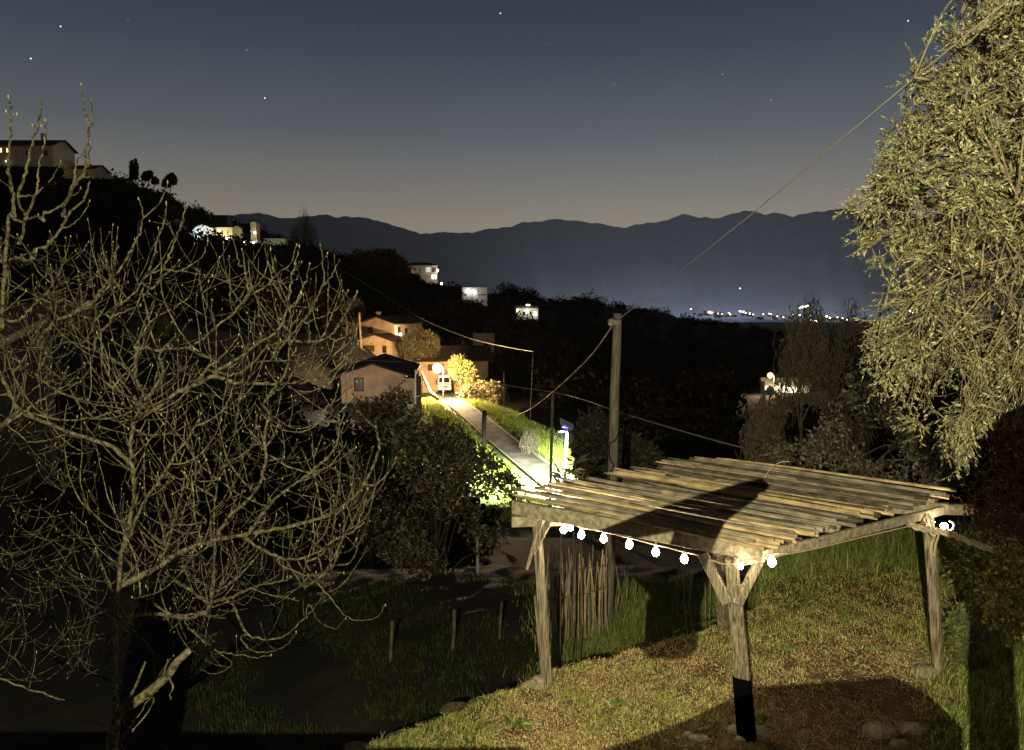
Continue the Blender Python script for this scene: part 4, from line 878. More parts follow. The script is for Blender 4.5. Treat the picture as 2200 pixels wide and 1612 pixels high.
E_or=emit('orange_lamp_glass',(1,.72,.36),5.5); E_w=emit('white_lamp_glass',(1,.97,.85),9); E_win=emit('lit_window',(1,.9,.62),6); E_bl=emit('cool_lamp_glass',(.8,.92,1),14); E_ow=emit('orange_window',(1,.6,.25),3)
OR=(1,.66,.33); WH=(1,.95,.8); CO=(.7,.88,1)
house('peach_house','peach plastered gabled house with old tiled roof and one dark window',803,866,72,4,6.1,11,2.65,1.0,M['plasterp'],M['tile'],wins=[('f',-1.35,1.75,.75,1.1,M['dark'],M['shut'])],over=.8,found=4)
mb=MB(); bx=P(882,862,70.5); 
ph=bpy.data.objects['peach_house']
for s_ in (-1,1):
    g0=P(803+s_*88,812,71.2); mb=MB(); dv=np.array([-math.sin(math.radians(5)),math.cos(math.radians(5)),0]); tube(mb,[g0,g0+dv*12],.07,6); mb.build('gutter',M['shut'],ph)
for s_ in (-3.0,3.0):
    q_=P(803,866,72)+np.array([math.cos(math.radians(5))*s_,math.sin(math.radians(5))*s_-.06,0]); mb=MB(); tube(mb,[q_-np.array([0,0,3]),q_+np.array([0,0,2.2])],.045,6); mb.build('downpipe',M['shut'],ph)
AX=thing('lean_to','old stained lean-to wall at the right side of the peach house','outbuilding',bx); obox(mb,bx+np.array([0,1.2,.2]),(.6,-.1,0),(.15,1.1,0),(0,0,1.9)); mb.build('wall',M['plasterg'],AX)
mb=MB(); bar(mb,P(893,868,69),P(893,795,69),.12,.12); bar(mb,P(870,858,69),P(905,850,69),.08,.08); mb.build('post',M['plasterw'],AX)
o,L1=house('two_storey_house','two storey house with tiled gables lit orange from its right side',812,760,128,-20,6.4,10,5.0,1.0,M['plastero'],M['tile'],wins=[('f',-1.3,3.9,.9,1.1,M['shut']),('f',1.0,1.3,1,1.2,M['shut']),('r',1.5,3.6,.9,1.6,M['dark']),('r',4.0,3.4,.9,1.4,M['dark'])],chim=[(-1.2,2.5,.6,.8)],over=.6,found=6,lamps=[(3.6,1.2,3.2,.22,E_w)])
o,L2=house('porch_wing','low gabled wing with plaster front below the two storey house',806,768,121,-20,6.2,4,2.6,.9,M['plastero'],M['tile'],wins=[('f',-.9,1.4,1.6,1.0,M['shut']),('f',1.7,1.3,.7,1.1,M['dark'])],over=.5,found=6,cat='house wing')
house('low_tiled_house','long low tiled house right of the orange street lamp',975,806,117,8,10.5,7,2.4,1.7,M['plastero'],M['tile'],wins=[('f',-3.4,1.2,1.1,1.0,M['shut']),('f',.5,1.1,1.0,1.6,M['dark'])],ridge='side',over=.7,found=5)
house('pale_shed','small flat roofed pale shed in the brown wood',1040,735,150,5,4.0,3,1.4,0,M['plasterg'],M['plasterg'],found=2,over=.1,cat='shed')
house('hilltop_villa','villa with dark eaves and chimneys at the top left of the hill',34,362,240,0,23,12,7.0,2.4,M['plasterg'],M['tile'],wins=[('f',9.5,4.6,1.1,1.5,M['dark']),('f',4.0,4.6,1.1,1.5,M['dark']),('f',-4.2,5.4,.5,1.2,E_ow),('f',-2.2,5.4,.5,1.2,E_ow),('f',-6,3.0,.6,.8,E_ow)],ridge='side',chim=[(5.5,6,1.2,2.0),(-9,6,.9,1.4)],over=.9,found=10,lamps=[(-2.4,-.6,2.0,.25,E_win),])
house('low_hill_house','low dark roofed house just right of the hilltop villa',163,386,250,-2,12,8,3.4,1.5,M['plasterg'],M['tile'],wins=[('f',3.2,1.8,1.6,1.6,M['shut'],M['plasterw'])],ridge='side',over=.8,found=8,chim=[(2.6,4,.6,.5)])
o,L3=house('white_gable_house','farmhouse with a blue white floodlit gable end',436,524,282,12,6.6,9,5.6,1.3,M['plasterw'],M['tile'],wins=[('f',-.9,4.0,.6,.9,M['metalg']),('f',1.4,4.0,.6,.9,M['metalg'])],over=.25,found=9,lamps=[(-1.6,-1.5,1.7,.35,E_bl),(1.0,-1.5,1.8,.3,E_bl),(-4.2,-1,2.0,.35,E_bl)])
o,L4=house('yellow_house','yellow house with tall shuttered windows beside the white gable',478,524,284,-6,8.0,8,5.9,.9,M['plastery'],M['tile'],wins=[('f',-2.6,4.0,.5,1.7,M['shut']),('f',-1.1,4.2,.7,1.8,E_win),('f',.2,4.0,.4,1.7,M['shut']),('f',2.2,3.9,.4,1.5,M['dark'])],ridge='side',over=.4,found=9,lamps=[(-1.9,-1.2,1.2,.35,E_w),(-.9,-1.2,1.0,.3,E_w),(1.9,-1.4,1.6,.7,E_w)])
house('dark_upper_house','dim unlit house wall above the yellow farmhouse',474,476,312,0,5.0,6,2.0,.6,M['rubble'],M['tile'],ridge='side',found=6)
house('pale_tower_house','narrow pale house half hidden by trees right of the yellow one',545,506,292,0,2.2,4,4.8,.4,M['plastery'],M['tile'],over=.2,found=4,lamps=[(.6,-.8,1.0,.35,E_w)])
house('terrace_wall_house','low white walled terrace blazing with lamps under the farmhouse',530,528,276,-3,8,3,1.6,0,M['plasterw'],M['plasterw'],found=3,over=.05,cat='terrace wall',lamps=[(-3,-.8,.9,.35,E_w),(-.5,-.8,1.1,.3,E_w),(1.2,-.8,1.1,.3,E_w),(2.8,-.8,.9,.32,E_w)])
house('pool_house','small greenish lit shed at the right end of the white terrace',590,524,286,4,8,4,1.7,0,M['plasterg'],M['plasterg'],found=3,over=.1,cat='shed')
o,L5=house('ridge_villa','two storey villa with hipped roof and lit glazed corner on the ridge',905,606,248,10,10.4,8,5.2,1.0,M['plasterp'],M['tile'],hip=True,wins=[('f',-3.4,4.0,.7,.7,M['shut']),('f',-2.0,4.0,.7,.7,M['shut']),('f',-.3,3.6,.4,1.3,M['shut']),('f',2.2,3.9,1.5,1.5,emit('cool_glazing',(.55,.66,.62),.5)),('f',4.1,3.8,1.2,1.5,M['dark']),('f',3.7,1.6,.5,1.2,E_win),('f',4.5,1.6,.5,1.2,E_win),('r',.8,3.6,.8,1.5,E_win)],over=.6,found=5,lamps=[(-5.4,-.3,4.9,.25,E_w),(-8.6,-1,2.4,.33,E_w),(5.3,-.5,3.6,.3,E_w),(6.4,-1.5,-.6,.42,E_w)])
o,L6=house('grey_block_house','white and grey flat house with a glaring lamp below the ridge villa',1020,646,262,8,8.4,7,4.4,0,M['plasterw'],M['tile'],wins=[('f',1.2,3.2,.7,1.0,M['metalg']),('f',2.6,1.9,3,.3,M['dark'])],over=.15,found=3,lamps=[(-2.4,-1.2,3.2,.6,E_w),(-.2,-.8,2.7,.5,E_w)])
o,L7=house('yellow_lit_cottage','small cottage lit yellow on the dark slope left of the pole',1133,684,270,6,7.6,6,3.4,.7,M['plasterw'],M['plasterg'],ridge='side',wins=[('f',-1.2,1.6,.8,1.3,M['dark']),('f',1.2,1.7,.7,1.2,M['dark'])],over=.2,found=3,lamps=[(-3.6,-.5,2.8,.33,E_w),(-.3,-1,4.6,.28,E_w),(.5,-1,4.6,.28,E_w),(-.2,-.8,2.2,.35,E_w),(2.9,-.8,1.6,.45,E_w)])
ha,hb,hc,hd=P(-70,775,22),P(96,693,26),P(112,655,31),P(-120,640,31)
PR=thing('pink_tiled_roof','neighbouring roof of pink clay tiles with pale edge tiles at the left edge','house',ha); mb=MB(); th_=np.array([0,0,.12]); mb.add([ha,hb,hc,hd,ha-th_,hb-th_,hc-th_,hd-th_],[[0,1,2,3],[7,6,5,4],[4,5,1,0],[5,6,2,1]]); ro=mb.build('roof',M['tilep'],PR)
mb=MB(); n_=26
for k in range(n_):
    a_=ha+(hb-ha)*(k/n_)+np.array([0,0,.06]); b_=ha+(hb-ha)*((k+.96)/n_)+np.array([0,0,.03]); tube(mb,[a_,b_],[.085,.10],8)
mb.build('edge_tiles',M['plasterp'],ro,smooth=True)
mb=MB(); v_=[ha,hb,hc,hd]; v_=[x_+(np.mean(v_,axis=0)-x_)*.06-np.array([0,0,.12]) for x_ in v_]; mb.add(v_+[x_-np.array([0,0,6]) for x_ in v_],[[0,1,2,3],[4,5,1,0],[5,6,2,1],[6,7,3,2],[7,4,0,3]]); mb.build('wall',M['bbark'],PR)
# right valley cluster
o,L9=house('valley_house','dark roofed house in the lit cluster at the lower right',1755,862,165,-14,10,8,3.4,1.4,M['plasterw'],M['tile'],ridge='side',wins=[('f',-2,1.6,1,1.3,M['dark']),('f',1.5,1.6,1,1.3,M['dark'])],found=5)
o,L10=house('greenhouse_shed','pale sloping shed roof lit white in the lower right cluster',1690,850,160,-10,9,6,2.0,1.2,M['plasterw'],M['plasterg'],ridge='side',found=5,cat='shed')
house('brick_house','orange lit brick house showing through the silver bush',1815,860,175,0,9,7,3.6,1.2,M['plastero'],M['tilep'],ridge='side',found=5,wins=[('f',-2,1.9,1,1.2,E_ow),('f',2,1.9,1,1.2,M['dark'])],lamps=[(-4,-.8,3,.3,E_w),(3.5,-.8,2.0,.3,E_or)])
for k,(a_,b_,Y_,em_,lb_) in enumerate([(1662,862,148,E_w,'white garden lamp at the left end of the lit garden wall'),(1694,868,143,E_w,'white garden lamp halfway down the lit garden wall'),(1712,888,138,E_w,'bright garden lamp low on the garden wall'),(1752,892,132,E_bl,'cool white garden lamp at the foot of the garden wall'),(1798,838,170,E_or,'orange lamp at the left of the brick house'),(1818,846,170,E_or,'orange lamp in front of the brick house'),(1836,853,170,E_w,'white lamp at the right of the brick house')]):
    cc=P(a_,b_,Y_); g_=np.array([cc[0],cc[1],gz(cc[0],cc[1])-.1]); lo_=thing('garden_lamp',lb_,'lamp',g_); mb=MB(); tube(mb,[g_,cc],.04,6); mb.build('pole',M['graypole'],lo_); mb=MB(); sphere(mb,cc,.22,8,6); mb.build('globe',em_,lo_,smooth=True)
mb=MB(); pw=np.array([P(1648,835,150),P(1672,862,148),P(1700,892,140),P(1735,918,132),P(1760,935,128)])
for a,b in zip(pw[:-1],pw[1:]): bar(mb,a,b,.35,2.0,nseg=2)
tag(mb.build('garden_wall',M['plasterw']),'white garden wall glaring under lamps at the lower right','wall')
# ------------------------------------------------------------------ van, street lamps
vb=P(955,841,111); vb[2]=Zp(842.5,111); VN=thing('white_van','white van parked facing the camera under the orange lamp','van',vb)
yv=math.radians(6); VX=np.array([math.cos(yv),math.sin(yv),0]); VD=np.array([-math.sin(yv),math.cos(yv),0]); VZ=np.array([0,0,1.]); LV=lambda x,y,z: vb+VX*x+VD*y+VZ*z
prof=[(0,.35),(-.02,.75),(.10,.98),(.95,1.18),(1.75,1.95),(2.0,2.22),(2.5,2.32),(5.3,2.32),(5.5,2.2),(5.55,.4),(5.4,.3),(.1,.3)]
mb=MB(); secs=[(-1,.86),(-.97,.97),(-.86,1.0),(.86,1.0),(.97,.97),(1,.86)]; V=[]; n=len(prof)
for s,k in secs:
    for (y,z) in prof: V.append(LV(s*(1.0-(.10 if z>1.9 else 0)), 2.7+(y-2.7)*k, 1.3+(z-1.3)*k))
q=[[i*n+j,i*n+(j+1)%n,(i+1)*n+(j+1)%n,(i+1)*n+j] for i in range(len(secs)-1) for j in range(n)]
V+=[LV(-1,2.7,1.3),LV(1,2.7,1.3)]; t=[[len(secs)*n,(j+1)%n,j] for j in range(n)]+[[len(secs)*n+1,(len(secs)-1)*n+j,(len(secs)-1)*n+(j+1)%n] for j in range(n)]
mb.add(V,q,t); mb.build('body',M['white'],VN)
def vq(name,pts,m,par=VN):
    mb=MB(); pts=[LV(*p) for p in pts]; nn=norm(np.cross(pts[1]-pts[0],pts[3]-pts[0])); mb.add([p-nn*.01 for p in pts]+[p+nn*.02 for p in pts],BOXQ); return mb.build(name,m,par)
vq('windscreen',[(-.78,1.02,1.28),(.78,1.02,1.28),(.70,1.66,1.90),(-.70,1.66,1.90)],M['dark'])
vq('grille',[(-.45,-.03,.62),(.45,-.03,.62),(.45,.0,.86),(-.45,.0,.86)],M['black'])
vq('bumper',[(-.95,-.06,.32),(.95,-.06,.32),(.95,-.06,.55),(-.95,-.06,.55)],M['metalg'])
vq('license_plate',[(-.26,-.09,.40),(.26,-.09,.40),(.26,-.09,.51),(-.26,-.09,.51)],M['white'])
for s in (-1,1):
    vq('headlight',[(s*.62-.2,-.03,.72),(s*.62+.2,-.03,.72),(s*.62+.2,.06,.95),(s*.62-.2,.06,.95)],M['metalg'])
    mb=MB(); obox(mb,LV(s*1.12,.95,1.45),VX*.09,VD*.06,VZ*.16); mb.build('mirror',M['black'],VN)
    vq('side_window',[(s*1.0,1.15,1.3),(s*1.0,2.1,1.3),(s*.92,2.0,1.9),(s*.95,1.7,1.9)],M['dark'])
    for y in (.95,4.4):
        mb=MB(); tube(mb,[LV(s*.95,y,.34),LV(s*.72,y,.34)],.34,18); wh=mb.build('wheel',M['black'],VN)
        mb=MB(); tube(mb,[LV(s*.975,y,.34),LV(s*.955,y,.34)],.2,14); mb.build('rim',M['metalg'],wh)
def street_lamp(label,px,py,Y,em,r,e,col,group='orange street lamps'):
    c=P(px,py,Y); b=np.array([c[0]+.7,c[1],0]); b[2]=gz(b[0],b[1])-.2; o=thing('street_lamp',label,'street lamp',b,group)
    mb=MB(); tube(mb,smooth_path([b,np.array([b[0],b[1],c[2]-.1]),np.array([b[0]-.1,b[1],c[2]+.35]),c+np.array([0,0,r*.9])],5),.06,8); mb.build('pole',M['graypole'],o,smooth=True)
    mb=MB(); lathe(mb,c,[(.02,-r),(r*.6,-r*.8),(r*.95,-r*.3),(r,.1*r),(r*.7,r*.6),(.1,r*.85)],14); mb.build('lantern',em,o,smooth=True); return c
SC=street_lamp('glaring orange street lamp above the white van',940,790,92,E_or,.62,0,OR)
SC2=street_lamp('orange street lamp over the lower right cluster',1655,806,152,emit('orange_lamp_far',(1,.5,.15),2.6),.6,0,OR)
mb=MB(); rb=LV(2.0,-.2,0)
RT=thing('red_bin','red waste bin standing beside the van','bin',rb); bar(mb,rb,rb+np.array([0,0,.95]),.6,.55); mb.build('body',M['red'],RT); mb=MB(); obox(mb,rb+np.array([0,-.02,1.0]),(.34,0,0),(0,.33,0),(0,0,.045)); mb.build('lid',M['black'],RT)
mb=MB(); pf=[P(905,800,100),P(925,845,92),P(942,858,88)]
for a,b in zip(pf[:-1],pf[1:]):
    bar(mb,a,b,.22,.5)
tag(mb.build('retaining_wall',M['plasterg']),'low retaining wall along the lane left of the van','wall')
# railing by the lamp lit house
mb=MB()
for k in range(9):
    p=P(890+2.3*k,842,82); bar(mb,p+np.array([0,0,-.3]),p+np.array([0,0,1.3]),.05,.05,upv=(0,1,0))
bar(mb,P(888,816,82),P(911,816,82),.06,.06); tag(mb.build('iron_railing',M['metalg']),'small iron railing at the corner of the peach house','railing')
# ------------------------------------------------------------------ town in the valley
rg=np.random.default_rng(77); tm=[emit('town_white',(1,.95,.8),16),emit('town_yellow',(1,.85,.45),13),emit('town_orange',(1,.5,.2),14),emit('town_green',(.6,1,.75),9),emit('town_bluewhite',(.7,.85,1),16)]
TL=[(1484,664,1.2,0),(1524,671,3.2,0),(1530,672,2.2,2),(1543,674,1.3,1),(1551,675,1.3,2),(1566,673,2.0,1),(1569,676,1.6,0),(1590,669,2.4,4),(1597,670,2.0,0),(1602,673,1.6,1),(1611,674,1.8,0),(1618,676,1.5,1),(1652,674,1.6,1),(1656,675,1.2,1),(1683,682,1.6,0),(1724,660,3.4,0),(1731,659,2.8,0),(1736,657,2.2,2),(1718,662,2.4,2),(1792,636,2.4,1),(1787,635,1.6,1),(1718,677,2.0,1),(1741,678,2.2,3),(1743,688,3.0,4),(1752,690,2.5,0),(1757,692,2.0,1),(1776,680,2.6,1),(1783,683,1.8,1),(1799,682,1.6,1),(1810,684,2.2,1),(1773,703,2.8,4),(1781,699,2.4,3),(1770,699,1.6,3),(1754,700,1.6,3),(1820,687,1.5,1),(1835,690,2.8,4),(1841,688,2.2,0),(1848,692,1.6,0),(1832,707,2.2,4),(1862,690,1.2,3),(1590,620,1.0,0),(1962,583,2.0,0),(1990,583,2.2,2),(2010,580,1.8,1),(2022,579,1.8,1),(2028,581,2.2,0),(2040,577,2.2,2),(2046,574,2.4,2),(2055,572,2.2,0),(2063,569,1.8,4),(2068,582,1.6,2),(2100,571,2.2,0),(2092,572,1.6,2),(1955,668,2.6,0),(1962,672,2.0,2),(1975,670,1.5,2),(1990,650,1.6,4),(2010,656,1.6,0),(2036,655,1.2,0),(2033,689,1.2,2),(1640,675,1.4,1),(1670,680,1.3,1),(1704,676,1.3,1)]
kn=['white','yellow','orange','green','blue white']
for k,(a,b,s,c) in enumerate(TL):
    Y=2400 if b>640 else 4300; mb=MB(); sphere(mb,P(a,b,Y),1.0*s*(Y/2400),8,6,sc=(1.25,1,.8))
    grp=('%s lights of the town beyond the ridge'%kn[c]) if b>640 else 'lights of the hill village seen through the olive'
    lab={True:'%s lamp among the town lights strung along the valley'%kn[c],False:'small lamp of the distant hill village behind the olive leaves'}[b>640]
    if b<=640 and a<1800: lab=['lone small lamp on the far ridge above the town','pair of yellow lamps on the dark hill above the town'][0 if a<1700 else 1]; grp='high lamps above the town %d'%(0 if a<1700 else 1)
    tag(mb.build('town_light',tm[c],smooth=True),lab,'lamp',grp)
for k in range(46):
    a=rg.uniform(1490,1860); b=672+(a-1500)*.045+rg.uniform(-1,9); Y=2450; c=P(a,b,Y); mb=MB(); w=rg.uniform(8,20); h=rg.uniform(3,6)
    obox(mb,c,(w/2,0,0),(0,6,0),(0,0,h/2)); mb.add([c+np.array(v_) for v_ in [(-w/2-1,-7,h/2+.1),(w/2+1,-7,h/2+.1),(w/2+1,7,h/2+.1),(-w/2-1,7,h/2+.1),(-w/2,0,h/2+3),(w/2,0,h/2+3)]],[[0,1,5,4],[3,4,5,2]],[[0,4,3],[1,2,5]])
    tag(mb.build('town_house',M['plasterg']),'small dark town house among the valley lights','house','houses of the distant town')
# ------------------------------------------------------------------ garden bits
def stone(px,py,s,label,z=0,seed=0,sc=(1.2,1,.6)):
    c=G(px,py,z); c[2]=gz(c[0],c[1])+s*.15; rg=np.random.default_rng(seed); mb=MB(); V=[]; 
    sphere(mb,(0,0,0),s,10,7,sc=sc); v=mb.v[0]; d=np.sin(v*rg.uniform(9,14)+rg.uniform(0,6,3)).sum(1)*.05+rg.normal(size=len(v))*.02
    mb.v[0]=v*(1+d[:,None]*1.2)+c
    return tag(mb.build('stone',M['stone'],smooth=False),label,'stone','loose stones on the terrace')
for k,a in enumerate([(1130,1452,.10,'flat stone farthest left of the cluster by the left post'),(1140,1472,.075,'small stone in front of the left post cluster'),(1150,1448,.085,'tallest stone of the cluster by the left post'),(1162,1462,.10,'long stone touching the foot of the left post'),(1156,1476,.07,'lowest stone of the cluster by the left post'),(1583,1576,.10,'pale stone left of the front post foot'),(1621,1578,.13,'dark rounded stone right of the front post foot'),(1590,1590,.06,'small stone in front of the front post'),(1985,1447,.16,'large pale stone left of the right post foot'),(1975,1430,.08,'flat stone behind the large pale stone'),(1990,1462,.06,'small stone under the large pale stone'),(1890,1578,.16,'broad flat stone sunk in the bare soil'),(1960,1575,.12,'rough stone at the lower right of the bare soil'),(1930,1600,.08,'small stone near the bottom edge under the flat stone'),(1480,1585,.07,'small dark stone left of the front post'),(1500,1592,.09,'stone lying by the bottom edge left of the front post')]):
    stone(a[0],a[1],a[2],a[3],seed=k)
# stone ledge stones along the lower side of the terrace edge
rg=np.random.default_rng(15); mb=MB()
LG=thing('dry_stone_ledge','low dry stone ledge running along the terrace edge at the bottom','wall',G(900,1540,-.3))
for k in range(34):
    f=k/33; px=700+(1175-700)*f+rg.uniform(-8,8); py=1606-(1606-1448)*f**.9; c=G(px,py,-.25); s=rg.uniform(.08,.17)
    m2=MB(); sphere(m2,(0,0,0),s,9,6,sc=(1.3,.9,.6)); v=m2.v[0]; v=v*(1+(np.sin(v*11+k).sum(1)*.07+rg.normal(size=len(v))*.03)[:,None])
    c=c+np.array([rg.uniform(-.12,.12),rg.uniform(.0,.42),0]); c[2]=max(gz(c[0],c[1])-.03,-.6)
    mb.add(v+c,m2.q[0],m2.t[0])
mb.build('stones',M['ledge'],LG)
# stakes, pipe, cane fence
def stake(label,px0,py0,px1,py1,Y,r,m,name='stake'):
    a=P(px0,py0,Y);b=P(px1,py1,Y); a[2]=min(a[2],gz(a[0],a[1])-.05); mb=MB(); tube(mb,[a,(a+b)/2+rng.normal(size=3)*.01,b],[r,r,r*.85],7); return tag(mb.build(name,m),label,'stake','thin stakes on the dark lower slope')
stake('left thin stake standing on the dark lower slope',838,1382,843,1334,12.5,.03,M['dbark']); stake('middle thin stake standing on the dark lower slope',971,1357,976,1309,12.8,.03,M['dbark']); stake('right thin stake nearest the left pergola post',1073,1342,1078,1295,13.2,.026,M['dbark']); stake('short grey pipe sticking up below the loquat bush',1026,1178,1025,1142,17,.035,M['metalg'],'pipe')
CF=thing('cane_fence','ragged fence of thin upright canes seen under the pergola','fence',on_ground(1235,13.2)); rg=np.random.default_rng(4)
for k in range(58):
    px=rg.uniform(1172,1302); Y=13.2+rg.uniform(-.25,.35); p=P(px,1300,Y); b=P(px+rg.uniform(-8,8),1345-(px-1172)*.30+rg.uniform(-10,8),Y); t=P(px+rg.uniform(-12,12),1185+rg.uniform(-16,45),Y+rg.uniform(-.15,.15))
    b[2]=min(b[2],gz(b[0],b[1])); mb=MB(); tube(mb,smooth_path([b,(b+t)/2+rg.normal(size=3)*.025,t],3),rg.uniform(.006,.013),5); mb.build('cane',M['cane2'] if k%3 else M['cane1'],CF,smooth=True)
for k,(y0,y1) in enumerate([(1225,1215),(1290,1262)]):
    mb=MB(); tube(mb,smooth_path([P(1170,y0,13.0),P(1235,(y0+y1)/2+4,13.0),P(1305,y1,13.05)],4),.012,5); mb.build('rail',M['cane3'],CF)
# leaning sticks and dry stalks behind
rg=np.random.default_rng(6)
for k,(px,py0,py1,Y) in enumerate([(1318,1270,1175,13.5),(1340,1300,1190,13.8),(1348,1240,1185,14.5),(1362,1245,1190,14.2),(1470,1330,1190,13.5),(1480,1340,1200,13.2),(1500,1330,1230,13.0),(1515,1345,1255,12.8),(1530,1350,1250,12.5),(1455,1270,1190,14),(1870,1220,1150,13.5),(1885,1225,1145,13.6),(1900,1230,1150,13.4),(1915,1230,1140,13.6),(1935,1210,1130,13.8),(1960,1210,1120,13.7),(1840,1240,1165,13.4),(2055,1210,1110,13),(2075,1200,1100,13),(2095,1190,1105,13)]):
    b=P(px,py0,Y); b[2]=min(b[2],gz(b[0],b[1])); t=P(px+rg.uniform(-14,10),py1,Y); mb=MB(); tube(mb,smooth_path([b,(b+t)/2+rg.normal(size=3)*.05,t],3),.009,5)
    tag(mb.build('dry_stalk',M['cane2'],smooth=True),('tall dry stalk standing in the long grass behind the pergola' if px>1800 else 'thin dry stalk rising from the dark bank under the pergola roof'),'stalk','dry stalks %s'%('in the long grass' if px>1800 else 'on the dark bank'))
mb=MB(); tube(mb,smooth_path([P(1425,1372,11.3),P(1480,1345,11.3),P(1530,1335,11.4),P(1555,1326,11.4)],4),.012,5); tag(mb.build('fallen_branch',M['bark'],smooth=True),'pale fallen branch lying on the dark bank edge','branch')
# plants at right behind the right post
foliage('broadleaf_shrub','yellow green leafy shrub at the right edge under the rope','shrub',[(2120,1330),(2100,1260),(2130,1200),(2180,1150),(2300,1140),(2400,1250),(2330,1400),(2180,1390)],8.2,.5,420,7,.075,.045,M['leafy'],120,tw=.3,up=.4,trunk=[G(2230,1500,0),G(2230,1420,.2),P(2230,1300,8.2),.03])
foliage('low_weeds','green weedy plant beside the foot of the right post','plant',[(2040,1400),(2035,1340),(2060,1300),(2095,1330),(2100,1400),(2070,1430)],9.3,.25,120,7,.09,.03,M['leafg'],121,tw=.22,up=1,trunk=[G(2068,1440,0),G(2068,1420,.1),P(2068,1380,9.3),.012])
foliage('hedge_bank','dim hedge rising behind the right post','hedge',[(2030,1150),(2110,1110),(2300,1100),(2420,1200),(2400,1400),(2120,1380),(2060,1300)],11.0,.7,1300,7,.07,.03,M['gmid'],122,tw=.3,up=.5,trunk=[G(2200,1330,0),G(2200,1300,.3),P(2200,1250,11.0),.04],edge=60)
# ------------------------------------------------------------------ grass
def grass(name,label,n,region,mats,hmin,hmax,w,lean,seed,zoff=0,kindmap=None,clump=.55,cr=.05):
    rg=np.random.default_rng(seed); x,y=region(rg,n); n=len(x); nc=int(n*clump); hf=np.ones(n)
    if nc:
        per=14; cx=x[:nc//per]; cy=y[:nc//per]; id_=rg.integers(0,len(cx),nc); ch=rg.uniform(.35,1.75,len(cx)); r=rg.normal(size=(nc,2))*cr*(cy[id_][:,None]/9)
        x=np.concatenate([cx[id_]+r[:,0],x[nc:]]); y=np.concatenate([cy[id_]+r[:,1],y[nc:]]); hf[:nc]=ch[id_]
    z=ground_z(x,y)-.01; pos=np.stack([x,y,z],1); h=rg.uniform(hmin,hmax,n)*hf; mb=MB()
    k=kindmap(x,y,rg) if kindmap else np.zeros(n,int)
    for m in range(len(mats)):
        s=k==m
        if s.any(): blades(mb,pos[s],h[s]*(1.0 if m!=0 else .75),w,lean*(1 if m else 1.15),m,rg)
    o=mb.build(name,mats); return tag(o,label,kind='stuff')
def reg_lawn(rg,n):
    d=np.sqrt(rg.uniform(6.6**2*1.0,16.5**2,n*2)); # more density near
    d=6.6*np.exp(rg.uniform(0,math.log(16.5/6.6),n*2)); u=rg.uniform(-.30,.78,n*2); x=u*d; y=d
    s=(np.interp(x,EX,EY)-y)>-.12; return x[s][:n],y[s][:n]
def km(x,y,rg):
    f=hn(x,y,1.3,7)+.5*hn(x,y,3.7,2)+rg.normal(size=len(x))*.35
    bare=np.exp(-(((x-4.6)/1.6)**2+((y-8.9)/.8)**2))
    green=.55*ssm(9.6,12.5,y)+.8*ssm(.2,-.9,x-.5*(y-8))+ .9*ssm(5.6,6.2,x)*ssm(11,8,y)
    v=f*.75+green*1.2-.2-bare*1.2
    return np.where(v>.55,1,np.where(v>-.15,2,0))
def thin(reg,fn):
    def r(rg,n):
        x,y=reg(rg,n); k=rg.random(len(x))<fn(x,y); return x[k],y[k]
    return r
def dens(x,y):
    bare=np.exp(-(((x-4.7)/1.7)**2+((y-8.7)/.9)**2))+.9*np.exp(-(((x-4.3)/2.2)**2+((y-7.4)/.8)**2))
    p=np.clip(1.05-.85*bare+.55*hn(x,y,2.1,9)+.3*hn(x,y,5.3,3),.05,1)
    for a,b,w in posts: p=np.where(np.hypot(x-a[0],y-a[1])<.13,0,p)
    return p
grass('lawn_grass','short tangled dry and green grass covering the terrace',230000,thin(reg_lawn,dens),[M['gdry'],M['ggreen'],M['gmid']],0.025,.075,.0085,1.0,201,kindmap=km)
def reg_tall(rg,n):
    px=1600+540*np.sqrt(rg.uniform(0,1,n)); f=rg.uniform(0,1,n); y0=np.interp(px,[1640,1760,1900,2000,2120],[12.3,13.0,13.4,13.2,11.6]); y=y0+f*1.5; x=(px-1100)/1655*y/.98; return x,y
grass('tall_grass','taller green grass along the back of the terrace',26000,reg_tall,[M['gmid'],M['ggreen']],.12,.40,.011,.8,202,clump=.85,cr=.16,kindmap=lambda x,y,rg:(rg.random(len(x))<.75).astype(int))
def reg_bank(rg,n):
    px=rg.uniform(1120,1640,n); y=rg.uniform(10.5,16,n); x=(px-1100)/1655*y/.98; s=((np.interp(x,EX,EY)-y)<-.75)&(rg.uniform(0,1,len(x))<ssm(1120,1260,px+40*hn(x,y,1.5,3))); return x[s],y[s]
grass('bank_grass','long green grass on the lower bank behind the pergola',70000,reg_bank,[M['gmid'],M['ggreen']],.06,.24,.010,.8,203,clump=.7,cr=.12,kindmap=lambda x,y,rg:(rg.random(len(x))<.85).astype(int))
def reg_low(rg,n):
    px=rg.uniform(250,1150,n); y=rg.uniform(8.5,17,n); x=(px-1100)/1655*y/.98; s=((np.interp(x,EX,EY)-y)<-.9)&(hn(x,y,.8,3)>-.1); return x[s],y[s]
grass('slope_grass','sparse weeds on the dark slope below the terrace',26000,reg_low,[M['gdark'],M['gdark']],.05,.2,.012,.9,204,kindmap=lambda x,y,rg:(rg.random(len(x))<.6).astype(int))
def reg_right(rg,n):
    y=rg.uniform(6.8,11,n); x=y*(.54+.2*np.sqrt(rg.uniform(0,1,n))); return x,y
grass('edge_grass','long green tufts at the right edge of the terrace',22000,reg_right,[M['gmid'],M['ggreen']],.06,.20,.010,.9,205,kindmap=lambda x,y,rg:(rg.random(len(x))<.7).astype(int))
